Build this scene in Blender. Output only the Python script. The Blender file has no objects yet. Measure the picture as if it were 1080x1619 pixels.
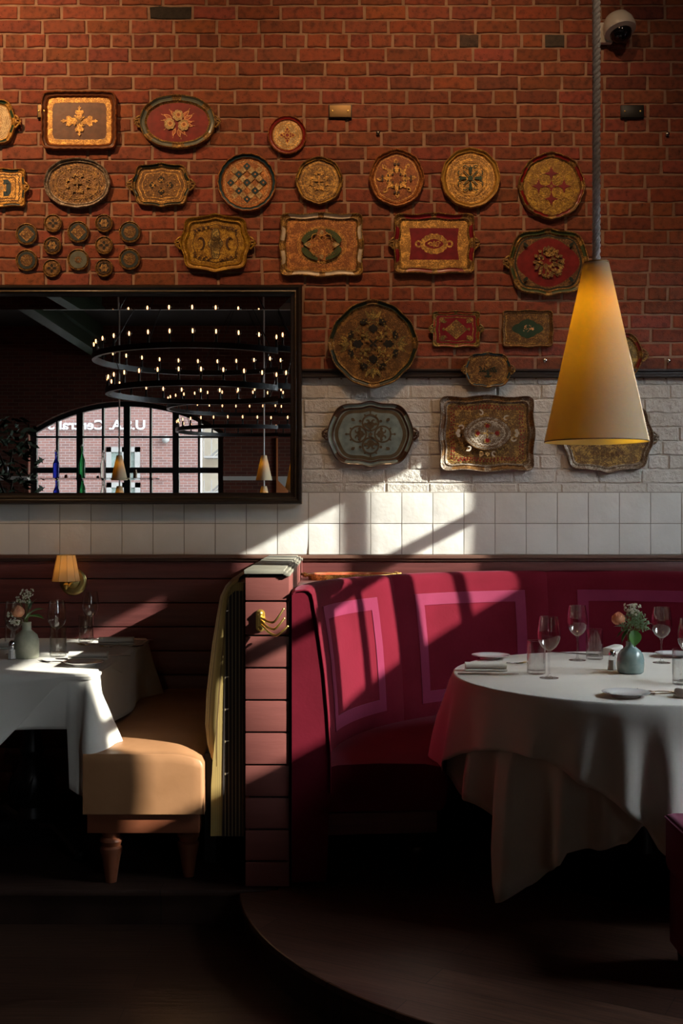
import bpy, bmesh, math, random
from math import sin, cos, pi, radians, sqrt, atan2
from mathutils import Vector, Matrix
random.seed(7)
C = bpy.context.scene.collection
F = 1800.0; D0 = 5.54; HC = 1.485
def W(px, py, d):                    # a photo position at distance d -> a world point
    return Vector(((px-540)*d/F, d-D0, HC-(py-809.5)*d/F))
def rnd(a, b): return random.uniform(a, b)

# ------------------------------------------------------------ materials
MATS = {}
def node_mat(name):
    m = bpy.data.materials.new(name); m.use_nodes = True
    nt = m.node_tree; nt.nodes.clear()
    out = nt.nodes.new('ShaderNodeOutputMaterial')
    MATS[name] = m
    return m, nt, out
def N(nt, t, **kw):
    n = nt.nodes.new('ShaderNode'+t)
    for k, v in kw.items():
        if k.startswith('i_'): n.inputs[k[2:].replace('_', ' ')].default_value = v
        else: setattr(n, k, v)
    return n
def ramp(nt, fac, stops):
    r = nt.nodes.new('ShaderNodeValToRGB')
    el = r.color_ramp.elements
    while len(el) < len(stops): el.new(.5)
    for e, (p, c) in zip(el, stops):
        e.position = p; e.color = (*c, 1) if len(c) == 3 else c
    nt.links.new(fac, r.inputs[0]); return r
def mat(name, col, rough=.5, col2=None, scale=20, detail=3, metal=0, bump=0, bscale=None, spec=.5, sheen=0, coat=0,
        stretch=(1, 1, 1), emit=None, estr=0, lo=.35, hi=.65, trans=0, ior=1.45, sheen_tint=None, sss=0):
    m, nt, out = node_mat(name)
    p = N(nt, 'BsdfPrincipled'); L = nt.links
    L.new(p.outputs[0], out.inputs[0])
    p.inputs['Base Color'].default_value = (*col, 1)
    p.inputs['Roughness'].default_value = rough; p.inputs['Metallic'].default_value = metal
    p.inputs['Specular IOR Level'].default_value = spec
    p.inputs['Sheen Weight'].default_value = sheen
    if sheen_tint: p.inputs['Sheen Tint'].default_value = (*sheen_tint, 1)
    p.inputs['Coat Weight'].default_value = coat; p.inputs['Coat Roughness'].default_value = .15
    p.inputs['Transmission Weight'].default_value = trans; p.inputs['IOR'].default_value = ior
    if emit: p.inputs['Emission Color'].default_value = (*emit, 1); p.inputs['Emission Strength'].default_value = estr
    tc = N(nt, 'TexCoord'); mp = N(nt, 'Mapping'); mp.inputs['Scale'].default_value = stretch
    L.new(tc.outputs['Object'], mp.inputs[0])
    if col2 is not None:
        n = N(nt, 'TexNoise'); n.inputs['Scale'].default_value = scale; n.inputs['Detail'].default_value = detail
        L.new(mp.outputs[0], n.inputs[0])
        r = ramp(nt, n.outputs['Fac'], [(lo, col), (hi, col2)])
        L.new(r.outputs[0], p.inputs['Base Color'])
    if bump:
        n2 = N(nt, 'TexNoise'); n2.inputs['Scale'].default_value = bscale or scale*2; n2.inputs['Detail'].default_value = 4
        L.new(mp.outputs[0], n2.inputs[0])
        b = N(nt, 'Bump'); b.inputs['Strength'].default_value = 1; b.inputs['Distance'].default_value = bump
        L.new(n2.outputs['Fac'], b.inputs['Height']); L.new(b.outputs[0], p.inputs['Normal'])
    return m
def gold(name, col, dark, rough=.42, emboss=.0012, scale=95, metal=.3):
    """gilded, embossed and rubbed surface"""
    m, nt, out = node_mat(name); L = nt.links
    p = N(nt, 'BsdfPrincipled'); L.new(p.outputs[0], out.inputs[0])
    p.inputs['Metallic'].default_value = metal; p.inputs['Roughness'].default_value = rough
    tc = N(nt, 'TexCoord')
    a = N(nt, 'TexNoise'); a.inputs['Scale'].default_value = 30; a.inputs['Detail'].default_value = 6
    L.new(tc.outputs['Object'], a.inputs[0])
    v = N(nt, 'TexVoronoi', feature='SMOOTH_F1'); v.inputs['Scale'].default_value = scale
    w = N(nt, 'TexNoise'); w.inputs['Scale'].default_value = 60
    mx = N(nt, 'Mix', data_type='RGBA', blend_type='LINEAR_LIGHT'); mx.inputs[0].default_value = .04
    L.new(tc.outputs['Object'], mx.inputs[6]); L.new(w.outputs['Color'], mx.inputs[7]); L.new(tc.outputs['Object'], w.inputs[0])
    L.new(mx.outputs[2], v.inputs['Vector'])
    mul = N(nt, 'Math', operation='MULTIPLY_ADD'); L.new(a.outputs['Fac'], mul.inputs[0]); mul.inputs[1].default_value = 1.1
    L.new(v.outputs['Distance'], mul.inputs[2])
    r = ramp(nt, mul.outputs[0], [(.78, col), (1.30, dark)])
    L.new(r.outputs[0], p.inputs['Base Color'])
    b = N(nt, 'Bump', invert=True); b.inputs['Distance'].default_value = emboss; b.inputs['Strength'].default_value = .9
    L.new(v.outputs['Distance'], b.inputs['Height']); L.new(b.outputs[0], p.inputs['Normal'])
    return m

# ------------------------------------------------------------ mesh builder
class MB:
    def __init__(s): s.v = []; s.f = []; s.m = []
    def vert(s, p): s.v.append(tuple(p)); return len(s.v)-1
    def face(s, idx, m=0): s.f.append(tuple(idx)); s.m.append(m)
    def poly(s, pts, m=0): s.face([s.vert(p) for p in pts], m)
    def box(s, a, b, m=0, bev=0):
        x0, y0, z0 = a; x1, y1, z1 = b
        if bev <= 0:
            i = [s.vert(p) for p in ((x0,y0,z0),(x1,y0,z0),(x1,y1,z0),(x0,y1,z0),(x0,y0,z1),(x1,y0,z1),(x1,y1,z1),(x0,y1,z1))]
            for q in ((0,3,2,1),(4,5,6,7),(0,1,5,4),(1,2,6,5),(2,3,7,6),(3,0,4,7)): s.face([i[k] for k in q], m)
            return
        bm = bmesh.new(); bmesh.ops.create_cube(bm, size=1)
        for v in bm.verts:
            v.co = Vector(((x0+x1)/2+v.co.x*(x1-x0), (y0+y1)/2+v.co.y*(y1-y0), (z0+z1)/2+v.co.z*(z1-z0)))
        bmesh.ops.bevel(bm, geom=bm.edges[:], offset=bev, segments=2, profile=.6, affect='EDGES')
        s.add_bm(bm, m)
    def add_bm(s, bm, m=0):
        bm.verts.ensure_lookup_table(); o = len(s.v)
        bm.verts.index_update()
        for v in bm.verts: s.v.append(tuple(v.co))
        for f in bm.faces: s.face([o+v.index for v in f.verts], m)
        bm.free()
    def grid(s, rows, m=0, closed_u=False, closed_v=False, mf=None):
        """rows: list of lists of points"""
        ids = [[s.vert(p) for p in r] for r in rows]
        nr, nc = len(ids), len(ids[0])
        for i in range(nr if closed_v else nr-1):
            for j in range(nc if closed_u else nc-1):
                a, b = ids[i], ids[(i+1) % nr]
                s.face((a[j], a[(j+1) % nc], b[(j+1) % nc], b[j]), mf(i, j) if mf else m)
        return ids
    def lathe(s, prof, n=32, m=0, cap0=False, cap1=False, c=(0,0,0), mf=None):
        rows = [[(c[0]+r*cos(2*pi*k/n), c[1]+r*sin(2*pi*k/n), c[2]+z) for k in range(n)] for r, z in prof]
        ids = s.grid(rows, m, closed_u=True, mf=mf)
        if cap0: s.face(ids[0][::-1], m)
        if cap1: s.face(ids[-1], m)
        return ids
    def tube(s, pts, r, n=8, m=0, caps=True):
        pts = [Vector(p) for p in pts]; rows = []
        up = None
        for i, p in enumerate(pts):
            t = (pts[min(i+1, len(pts)-1)]-pts[max(i-1, 0)]).normalized()
            if up is None: up = t.orthogonal().normalized()
            up = (up-t*up.dot(t)); up = up.normalized() if up.length > 1e-6 else t.orthogonal().normalized()
            b = t.cross(up); rr = r[i] if isinstance(r, (list, tuple)) else r
            rows.append([p+(up*cos(2*pi*k/n)+b*sin(2*pi*k/n))*rr for k in range(n)])
        ids = s.grid(rows, m, closed_u=True)
        if caps: s.face(ids[0][::-1], m); s.face(ids[-1], m)
    def prism(s, poly, y0, y1, m=0, axis='y'):
        """extrude a 2D polygon: axis y -> poly in x,z ; z -> poly in x,y ; x -> poly in y,z"""
        def P(p, h): return (p[0], h, p[1]) if axis == 'y' else ((p[0], p[1], h) if axis == 'z' else (h, p[0], p[1]))
        a = [s.vert(P(p, y0)) for p in poly]; b = [s.vert(P(p, y1)) for p in poly]; n = len(poly)
        s.face(a, m); s.face(b[::-1], m)
        for i in range(n): s.face((a[i], b[i], b[(i+1) % n], a[(i+1) % n]), m)
    def sphere(s, c, r, nu=12, nv=8, m=0, sc=(1,1,1)):
        rows = []
        for i in range(nv+1):
            t = pi*i/nv; t = min(max(t, .02), pi-.02)
            rows.append([(c[0]+sc[0]*r*sin(t)*cos(2*pi*k/nu), c[1]+sc[1]*r*sin(t)*sin(2*pi*k/nu), c[2]-sc[2]*r*cos(t)) for k in range(nu)])
        s.grid(rows, m, closed_u=True)
    def build(s, name, mats, parent=None, loc=(0,0,0), rot=(0,0,0), smooth=35, fix=True):
        me = bpy.data.meshes.new(name); me.from_pydata(s.v, [], s.f)
        if not isinstance(mats, (list, tuple)): mats = [mats]
        for q in mats: me.materials.append(MATS[q] if isinstance(q, str) else q)
        me.polygons.foreach_set('material_index', s.m)
        if fix:
            bm = bmesh.new(); bm.from_mesh(me); bmesh.ops.recalc_face_normals(bm, faces=bm.faces[:]); bm.to_mesh(me); bm.free()
        if smooth:
            me.polygons.foreach_set('use_smooth', [True]*len(me.polygons)); me.set_sharp_from_angle(angle=radians(smooth))
        me.update()
        o = bpy.data.objects.new(name, me); C.objects.link(o); o.location = loc; o.rotation_euler = rot
        if parent: o.parent = parent
        return o
def tag(o, label=None, cat=None, group=None, kind=None):
    if label: o['label'] = label
    if cat: o['category'] = cat
    if group: o['group'] = group
    if kind: o['kind'] = kind
    return o
def thing(name, label, cat, loc=(0,0,0), rz=0, group=None):
    o = bpy.data.objects.new(name, None); C.objects.link(o); o.empty_display_size = .05
    o.location = loc; o.rotation_euler = (0, 0, rz)
    return tag(o, label, cat, group)
def struct(o): o['kind'] = 'structure'; return o
def dup(root, loc, rz=None, label=None, group=None):
    r = root.copy(); C.objects.link(r); r.location = loc
    if rz is not None: r.rotation_euler = (0, 0, rz)
    if label: r['label'] = label
    if group: r['group'] = group
    for ch in list(root.children):
        c = ch.copy(); C.objects.link(c); c.parent = r
        for g in list(ch.children):
            q = g.copy(); C.objects.link(q); q.parent = c
    return r

# ------------------------------------------------------------ palette
def palette():
    mat('mortar', (.40,.25,.17), .95, (.27,.16,.11), 14, bump=.002, bscale=120)
    # bricks: colour of each brick comes from its own attribute
    m, nt, out = node_mat('brick'); L = nt.links
    p = N(nt, 'BsdfPrincipled'); L.new(p.outputs[0], out.inputs[0]); p.inputs['Roughness'].default_value = .82
    at = N(nt, 'Attribute', attribute_name='brick_tone'); tc = N(nt, 'TexCoord')
    n = N(nt, 'TexNoise'); n.inputs['Scale'].default_value = 38; n.inputs['Detail'].default_value = 6; L.new(tc.outputs['Object'], n.inputs[0])
    r = ramp(nt, n.outputs['Fac'], [(.3, (.55,.55,.55)), (.5, (1,1,1)), (.75, (1.25,1.15,1.05))])
    mx = N(nt, 'Mix', data_type='RGBA', blend_type='MULTIPLY'); mx.inputs[0].default_value = 1
    L.new(at.outputs['Color'], mx.inputs[6]); L.new(r.outputs[0], mx.inputs[7])
    v = N(nt, 'TexVoronoi'); v.inputs['Scale'].default_value = 55; L.new(tc.outputs['Object'], v.inputs['Vector'])
    pits = ramp(nt, v.outputs['Distance'], [(.06, (.18,.12,.1)), (.14, (1,1,1))])
    mx2 = N(nt, 'Mix', data_type='RGBA', blend_type='MULTIPLY'); mx2.inputs[0].default_value = .8
    L.new(mx.outputs[2], mx2.inputs[6]); L.new(pits.outputs[0], mx2.inputs[7]); L.new(mx2.outputs[2], p.inputs['Base Color'])
    n2 = N(nt, 'TexNoise'); n2.inputs['Scale'].default_value = 150; n2.inputs['Detail'].default_value = 5; L.new(tc.outputs['Object'], n2.inputs[0])
    ad = N(nt, 'Math', operation='ADD'); L.new(n2.outputs['Fac'], ad.inputs[0]); L.new(pits.outputs[0], ad.inputs[1])
    b = N(nt, 'Bump'); b.inputs['Distance'].default_value = .0022; L.new(ad.outputs[0], b.inputs['Height']); L.new(b.outputs[0], p.inputs['Normal'])
    # far brickwork: one procedural surface
    for nm, c1, c2, mo, axis in (('brick_far', (.16,.04,.022), (.10,.028,.018), (.17,.10,.07), 0), ('brick_facade', (.25,.12,.10), (.19,.10,.09), (.32,.28,.27), 0),
                           ('brick_side', (.16,.04,.022), (.10,.028,.018), (.17,.10,.07), 1)):
        m, nt, out = node_mat(nm); L = nt.links
        p = N(nt, 'BsdfPrincipled'); L.new(p.outputs[0], out.inputs[0]); p.inputs['Roughness'].default_value = .9
        tc = N(nt, 'TexCoord'); sx = N(nt, 'SeparateXYZ'); cx = N(nt, 'CombineXYZ')
        L.new(tc.outputs['Object'], sx.inputs[0]); L.new(sx.outputs[axis], cx.inputs[0]); L.new(sx.outputs[2], cx.inputs[1])
        bt = N(nt, 'TexBrick'); bt.inputs['Scale'].default_value = 1; bt.inputs['Brick Width'].default_value = .21
        bt.inputs['Row Height'].default_value = .0683; bt.inputs['Mortar Size'].default_value = .006
        bt.inputs['Color1'].default_value = (*c1,1); bt.inputs['Color2'].default_value = (*c2,1); bt.inputs['Mortar'].default_value = (*mo,1)
        L.new(cx.outputs[0], bt.inputs['Vector']); L.new(bt.outputs['Color'], p.inputs['Base Color'])
        b = N(nt, 'Bump', invert=True); b.inputs['Distance'].default_value = .004; L.new(bt.outputs['Fac'], b.inputs['Height']); L.new(b.outputs[0], p.inputs['Normal'])
    # white painted brick
    m, nt, out = node_mat('white_brick'); L = nt.links
    p = N(nt, 'BsdfPrincipled'); L.new(p.outputs[0], out.inputs[0]); p.inputs['Roughness'].default_value = .5
    tc = N(nt, 'TexCoord')
    n = N(nt, 'TexNoise'); n.inputs['Scale'].default_value = 6; n.inputs['Detail'].default_value = 5; L.new(tc.outputs['Object'], n.inputs[0])
    r = ramp(nt, n.outputs['Fac'], [(.35, (.60,.56,.50)), (.65, (.70,.68,.63))]); L.new(r.outputs[0], p.inputs['Base Color'])
    n2 = N(nt, 'TexNoise'); n2.inputs['Scale'].default_value = 34; n2.inputs['Detail'].default_value = 6; n2.inputs['Roughness'].default_value = .6
    L.new(tc.outputs['Object'], n2.inputs[0])
    b = N(nt, 'Bump'); b.inputs['Distance'].default_value = .009; L.new(n2.outputs['Fac'], b.inputs['Height']); L.new(b.outputs[0], p.inputs['Normal'])
    mat('tile', (.74,.73,.69), .12, (.80,.79,.75), 5, bump=.004, bscale=13)
    mat('grout', (.36,.34,.30), .9)
    mat('plaster_dark', (.05,.04,.035), .9)
    mat('plaster_white', (.55,.52,.47), .7)
    mat('plank_red', (.105,.033,.031), .30, (.14,.044,.040), 9, stretch=(.3,1,6), bump=.0007, bscale=60)
    mat('pillar_red', (.205,.064,.055), .42, (.24,.078,.066), 5, stretch=(.4,1,4), bump=.0004, bscale=40)
    mat('rail_wood', (.11,.05,.035), .4, (.16,.085,.06), 30, stretch=(.1,1,4))
    mat('cap_wood', (.33,.31,.24), .45, (.22,.21,.17), 16, stretch=(.25,2.2,1))
    mat('dark_wood', (.026,.013,.009), .42, (.014,.008,.006), 12, stretch=(.15,1,4), bump=.0005)
    mat('mirror_frame', (.018,.013,.010), .3, (.03,.02,.014), 20, stretch=(1,1,4))
    mat('gold_line', (.28,.17,.07), .4, metal=.8)
    mat('mirror_glass', (.86,.88,.88), .0, metal=1)
    for nm, c1, c2, rot, rr in (('floor_wood', (.036,.018,.012), (.056,.028,.018), 0, .30), ('platform_wood', (.058,.028,.019), (.095,.048,.032), .5, .36), ('step_wood', (.032,.018,.013), (.05,.027,.02), 0, .36)):
        m, nt, out = node_mat(nm); L = nt.links
        p = N(nt, 'BsdfPrincipled'); L.new(p.outputs[0], out.inputs[0]); p.inputs['Roughness'].default_value = rr
        tc = N(nt, 'TexCoord'); mp = N(nt, 'Mapping'); mp.inputs['Rotation'].default_value = (0,0,rot); L.new(tc.outputs['Object'], mp.inputs[0])
        bt = N(nt, 'TexBrick'); bt.inputs['Scale'].default_value = 1; bt.inputs['Brick Width'].default_value = 1.3; bt.inputs['Row Height'].default_value = .125
        bt.inputs['Mortar Size'].default_value = .0016; bt.inputs['Color1'].default_value = (*c1,1); bt.inputs['Color2'].default_value = (*c2,1); bt.inputs['Mortar'].default_value = (.004,.003,.002,1)
        L.new(mp.outputs[0], bt.inputs['Vector'])
        mp2 = N(nt, 'Mapping'); mp2.inputs['Scale'].default_value = (1.5,22,1); L.new(mp.outputs[0], mp2.inputs[0])
        n = N(nt, 'TexNoise'); n.inputs['Scale'].default_value = 4; n.inputs['Detail'].default_value = 7; L.new(mp2.outputs[0], n.inputs[0])
        r = ramp(nt, n.outputs['Fac'], [(.3, (.55,.5,.5)), (.7, (1.3,1.3,1.3))])
        mx = N(nt, 'Mix', data_type='RGBA', blend_type='MULTIPLY'); mx.inputs[0].default_value = 1
        L.new(bt.outputs['Color'], mx.inputs[6]); L.new(r.outputs[0], mx.inputs[7]); L.new(mx.outputs[2], p.inputs['Base Color'])
        b = N(nt, 'Bump'); b.inputs['Distance'].default_value = .0008; L.new(n.outputs['Fac'], b.inputs['Height']); L.new(b.outputs[0], p.inputs['Normal'])
    mat('leather', (.36,.175,.08), .40, (.42,.21,.10), 7, bump=.0016, bscale=11, spec=.4)
    mat('leather_base', (.20,.060,.026), .45, (.24,.075,.035), 9)
    mat('velvet', (.100,.0030,.010), .9, (.122,.0045,.014), 5, bump=.0006, bscale=60, sheen=.10, sheen_tint=(1,.45,.6), spec=.15)
    mat('velvet_band', (.150,.009,.036), .75, (.18,.014,.048), 5, bump=.0004, bscale=60, sheen=.25, sheen_tint=(1,.55,.8), spec=.2)
    mat('velvet_dark', (.10,.004,.016), .9, sheen=.4, sheen_tint=(1,.4,.6), spec=.15)
    for nm, axis, freq, ca, cb, lo, hi in (('stripe_face', 1, 62, (.62,.43,.13), (.30,.18,.06), .60, .75), ('stripe_end', 0, 78, (.42,.32,.15), (.035,.022,.016), .76, .84), ('stripe_edge', 0, 150, (.46,.32,.09), (.20,.12,.04), .72, .8)):
        m, nt, out = node_mat(nm); L = nt.links
        p = N(nt, 'BsdfPrincipled'); L.new(p.outputs[0], out.inputs[0]); p.inputs['Roughness'].default_value = .8; p.inputs['Sheen Weight'].default_value = .3
        tc = N(nt, 'TexCoord'); sx = N(nt, 'SeparateXYZ'); L.new(tc.outputs['Object'], sx.inputs[0])
        mu = N(nt, 'Math', operation='MULTIPLY'); mu.inputs[1].default_value = freq; L.new(sx.outputs[axis], mu.inputs[0])
        fr = N(nt, 'Math', operation='FRACT'); L.new(mu.outputs[0], fr.inputs[0])
        if nm != 'stripe_end': r = ramp(nt, fr.outputs[0], [(0, ca), (lo, ca), (hi, cb), (1, cb)])
        else: r = ramp(nt, fr.outputs[0], [(0, cb), (lo, cb), (hi, ca), (1, ca)])
        L.new(r.outputs[0], p.inputs['Base Color'])
    mat('linen', (.74,.70,.63), .85, (.80,.77,.70), 3, bump=.0010, bscale=9, sheen=.15, spec=.2)
    mat('linen_under', (.70,.66,.59), .85, (.76,.72,.65), 3, bump=.0010, bscale=9, sheen=.15, spec=.2)
    mat('napkin', (.80,.77,.70), .8, bump=.0004, bscale=200)
    mat('porcelain', (.82,.82,.82), .08, coat=.6)
    mat('steel', (.55,.54,.52), .18, metal=1)
    mat('chrome', (.7,.7,.7), .1, metal=1)
    mat('brass', (.90,.66,.20), .42, metal=1)
    mat('brass_satin', (.62,.50,.20), .28, metal=1)
    mat('black_metal', (.012,.012,.013), .4, metal=.3)
    mat('cast_iron', (.012,.011,.011), .38, metal=.5, bump=.001)
    mat('glass', (1,1,1), .0, trans=1, ior=1.35)
    mat('blue_glass', (.03,.05,.75), .02, trans=.9)
    mat('green_glass', (.03,.30,.09), .02, trans=.9)
    mat('salt', (.85,.84,.8), .9)
    for nm, tint, ior in (('thin_glass', (.97,.975,.97), 1.5), ('window_glass', (.96,.98,.97), 1.35)):
        m, nt, out = node_mat(nm); L = nt.links
        a = N(nt, 'BsdfTransparent'); a.inputs[0].default_value = (*tint,1); g = N(nt, 'BsdfGlossy'); g.inputs['Roughness'].default_value = .02
        lw = N(nt, 'LayerWeight'); pw = N(nt, 'Math', operation='POWER'); L.new(lw.outputs['Facing'], pw.inputs[0]); pw.inputs[1].default_value = 2.4
        lw.inputs[0].default_value = .5
        f = N(nt, 'Math', operation='MULTIPLY_ADD'); L.new(pw.outputs[0], f.inputs[0]); f.inputs[1].default_value = .88 if ior > 1.4 else .5; f.inputs[2].default_value = .07 if ior > 1.4 else .03
        x = N(nt, 'MixShader'); L.new(f.outputs[0], x.inputs[0]); L.new(a.outputs[0], x.inputs[1]); L.new(g.outputs[0], x.inputs[2]); L.new(x.outputs[0], out.inputs[0])
    for nm, dc, tcol, f in (('lamp_paper', (.72,.68,.54), (.90,.66,.12), .5), ('sconce_paper', (.82,.68,.42), (.97,.74,.36), .5)):
        m, nt, out = node_mat(nm); L = nt.links
        a = N(nt, 'BsdfDiffuse'); a.inputs[0].default_value = (*dc,1); g = N(nt, 'BsdfTranslucent'); g.inputs[0].default_value = (*tcol,1)
        tc = N(nt, 'TexCoord'); n = N(nt, 'TexNoise'); n.inputs['Scale'].default_value = 160; n.inputs['Detail'].default_value = 4
        L.new(tc.outputs['Object'], n.inputs[0]); b = N(nt, 'Bump'); b.inputs['Distance'].default_value = .0006
        L.new(n.outputs['Fac'], b.inputs['Height']); L.new(b.outputs[0], a.inputs['Normal'])
        x = N(nt, 'MixShader'); x.inputs[0].default_value = f
        L.new(a.outputs[0], x.inputs[1]); L.new(g.outputs[0], x.inputs[2]); L.new(x.outputs[0], out.inputs[0])
    mat('rope', (.82,.80,.76), .8, (.6,.59,.57), 80, bump=.0008)
    mat('bulb_glow', (1,.5,.2), .5, emit=(1,.45,.18), estr=6)
    mat('lamp_glow', (1,.8,.5), .5, emit=(1,.66,.30), estr=6)
    mat('white_plastic', (.62,.60,.57), .35)
    mat('black_gloss', (.006,.006,.008), .06)
    mat('plate_dark', (.03,.027,.024), .4, metal=.6)
    mat('plate_brass', (.20,.13,.06), .5, metal=.9)
    mat('vase_grey', (.30,.32,.24), .6, (.42,.42,.33), 22, bump=.0015, bscale=60)
    mat('vase_blue', (.22,.33,.32), .18, (.34,.43,.40), 30, bump=.0004, coat=.4)
    mat('leaf', (.045,.12,.022), .4, (.07,.18,.035), 12); mat('leaf_pale', (.15,.25,.13), .5, (.22,.33,.2), 12)
    mat('stem', (.16,.22,.06), .5); mat('petal_coral', (.75,.24,.13), .6, (.80,.40,.22), 40); mat('petal_heart', (.30,.30,.05), .6)
    mat('blossom', (.75,.74,.62), .6); mat('blossom_heart', (.25,.22,.05), .6)
    mat('leaf_dark', (.010,.022,.010), .5)
    mat('steel_green', (.05,.075,.045), .5); mat('beam_pale', (.42,.44,.42), .5)
    mat('window_black', (.012,.014,.015), .35)
    mat('sign_white_glow', (.85,.86,.9), .5, emit=(.85,.9,1), estr=.35)  # white letters, with a faint glow added to brighten them
    mat('cream_wall', (.80,.74,.60), .9); mat('grey_paint', (.32,.31,.30), .6); mat('street', (.18,.18,.18), .9)
    mat('copper_panel', (.75,.26,.09), .5)
    mat('screw', (.5,.48,.45), .25, metal=1)
    mat('care_white', (.75,.85,.9), .6)
    # tray finishes
    gold('gold_bright', (.88,.50,.11), (.36,.18,.04)); gold('gold_amber', (.52,.31,.03), (.24,.12,.012), .4)
    gold('gold_dull', (.55,.33,.085), (.16,.085,.03), .5); gold('gold_pale', (.62,.47,.24), (.30,.19,.08), .45)
    gold('gold_copper', (.62,.26,.07), (.26,.095,.03), .42); gold('gold_brown', (.30,.15,.04), (.12,.055,.016), .4)
    gold('silver_worn', (.48,.42,.34), (.16,.11,.07), .42); gold('gold_olive', (.50,.34,.08), (.15,.11,.035), .42)
    gold('gold_red', (.38,.13,.035), (.20,.06,.02), .35, emboss=.0005)
    for nm, c in (('paint_brown', (.095,.028,.008)), ('paint_red', (.165,.005,.004)), ('paint_crimson', (.17,.004,.012)), ('paint_green', (.016,.042,.020)), ('paint_deep', (.012,.02,.012)), ('paint_sage', (.10,.11,.09)),
                  ('paint_blue', (.014,.040,.055)), ('paint_teal', (.17,.215,.20)), ('paint_white', (.48,.42,.34)), ('paint_black', (.012,.010,.008)), ('paint_rust', (.30,.055,.02)),
                  ('paint_cream', (.52,.42,.24)), ('paint_tan', (.24,.17,.10)), ('paint_dbrown', (.055,.024,.010)), ('paint_ochre', (.34,.20,.04)), ('paint_umber', (.085,.060,.030)), ('paint_slate', (.020,.032,.034)), ('paint_rose', (.62,.30,.12)), ('paint_moss', (.05,.07,.025))):
        mat(nm, c, .38, tuple(x*1.5+.004 for x in c), 26, detail=6, coat=.25, bump=.0003)
palette()
SUN_E = 13.5; SKY_E = 2.6; SKY_G = 13; EXPO = 0
MULL = ((-1.285,.045),(-1.60,.14),(-1.94,.05),(-2.35,.23),(-3.03,.02)); BEAMZ = 2.78; BEAMT = .052
# ------------------------------------------------------------ the room
X1 = 3.2; X0 = -9.0; YF = -16.03; ZC = 5.0; PZ = .13
def plane_box(name, a, b, m, bev=0): return struct(MB_box(a, b, bev).build(name, m))
def MB_box(a, b, bev=0):
    q = MB(); q.box(a, b, 0, bev); return q
plane_box('floor', (X0,YF,-.1), (X1,0,0), 'floor_wood')
plane_box('ceiling', (X0,YF,ZC), (X1,0,ZC+.1), 'plaster_dark')
plane_box('wall_left', (X0-.15,YF,-.1), (X0,0,ZC), 'brick_side')
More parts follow.
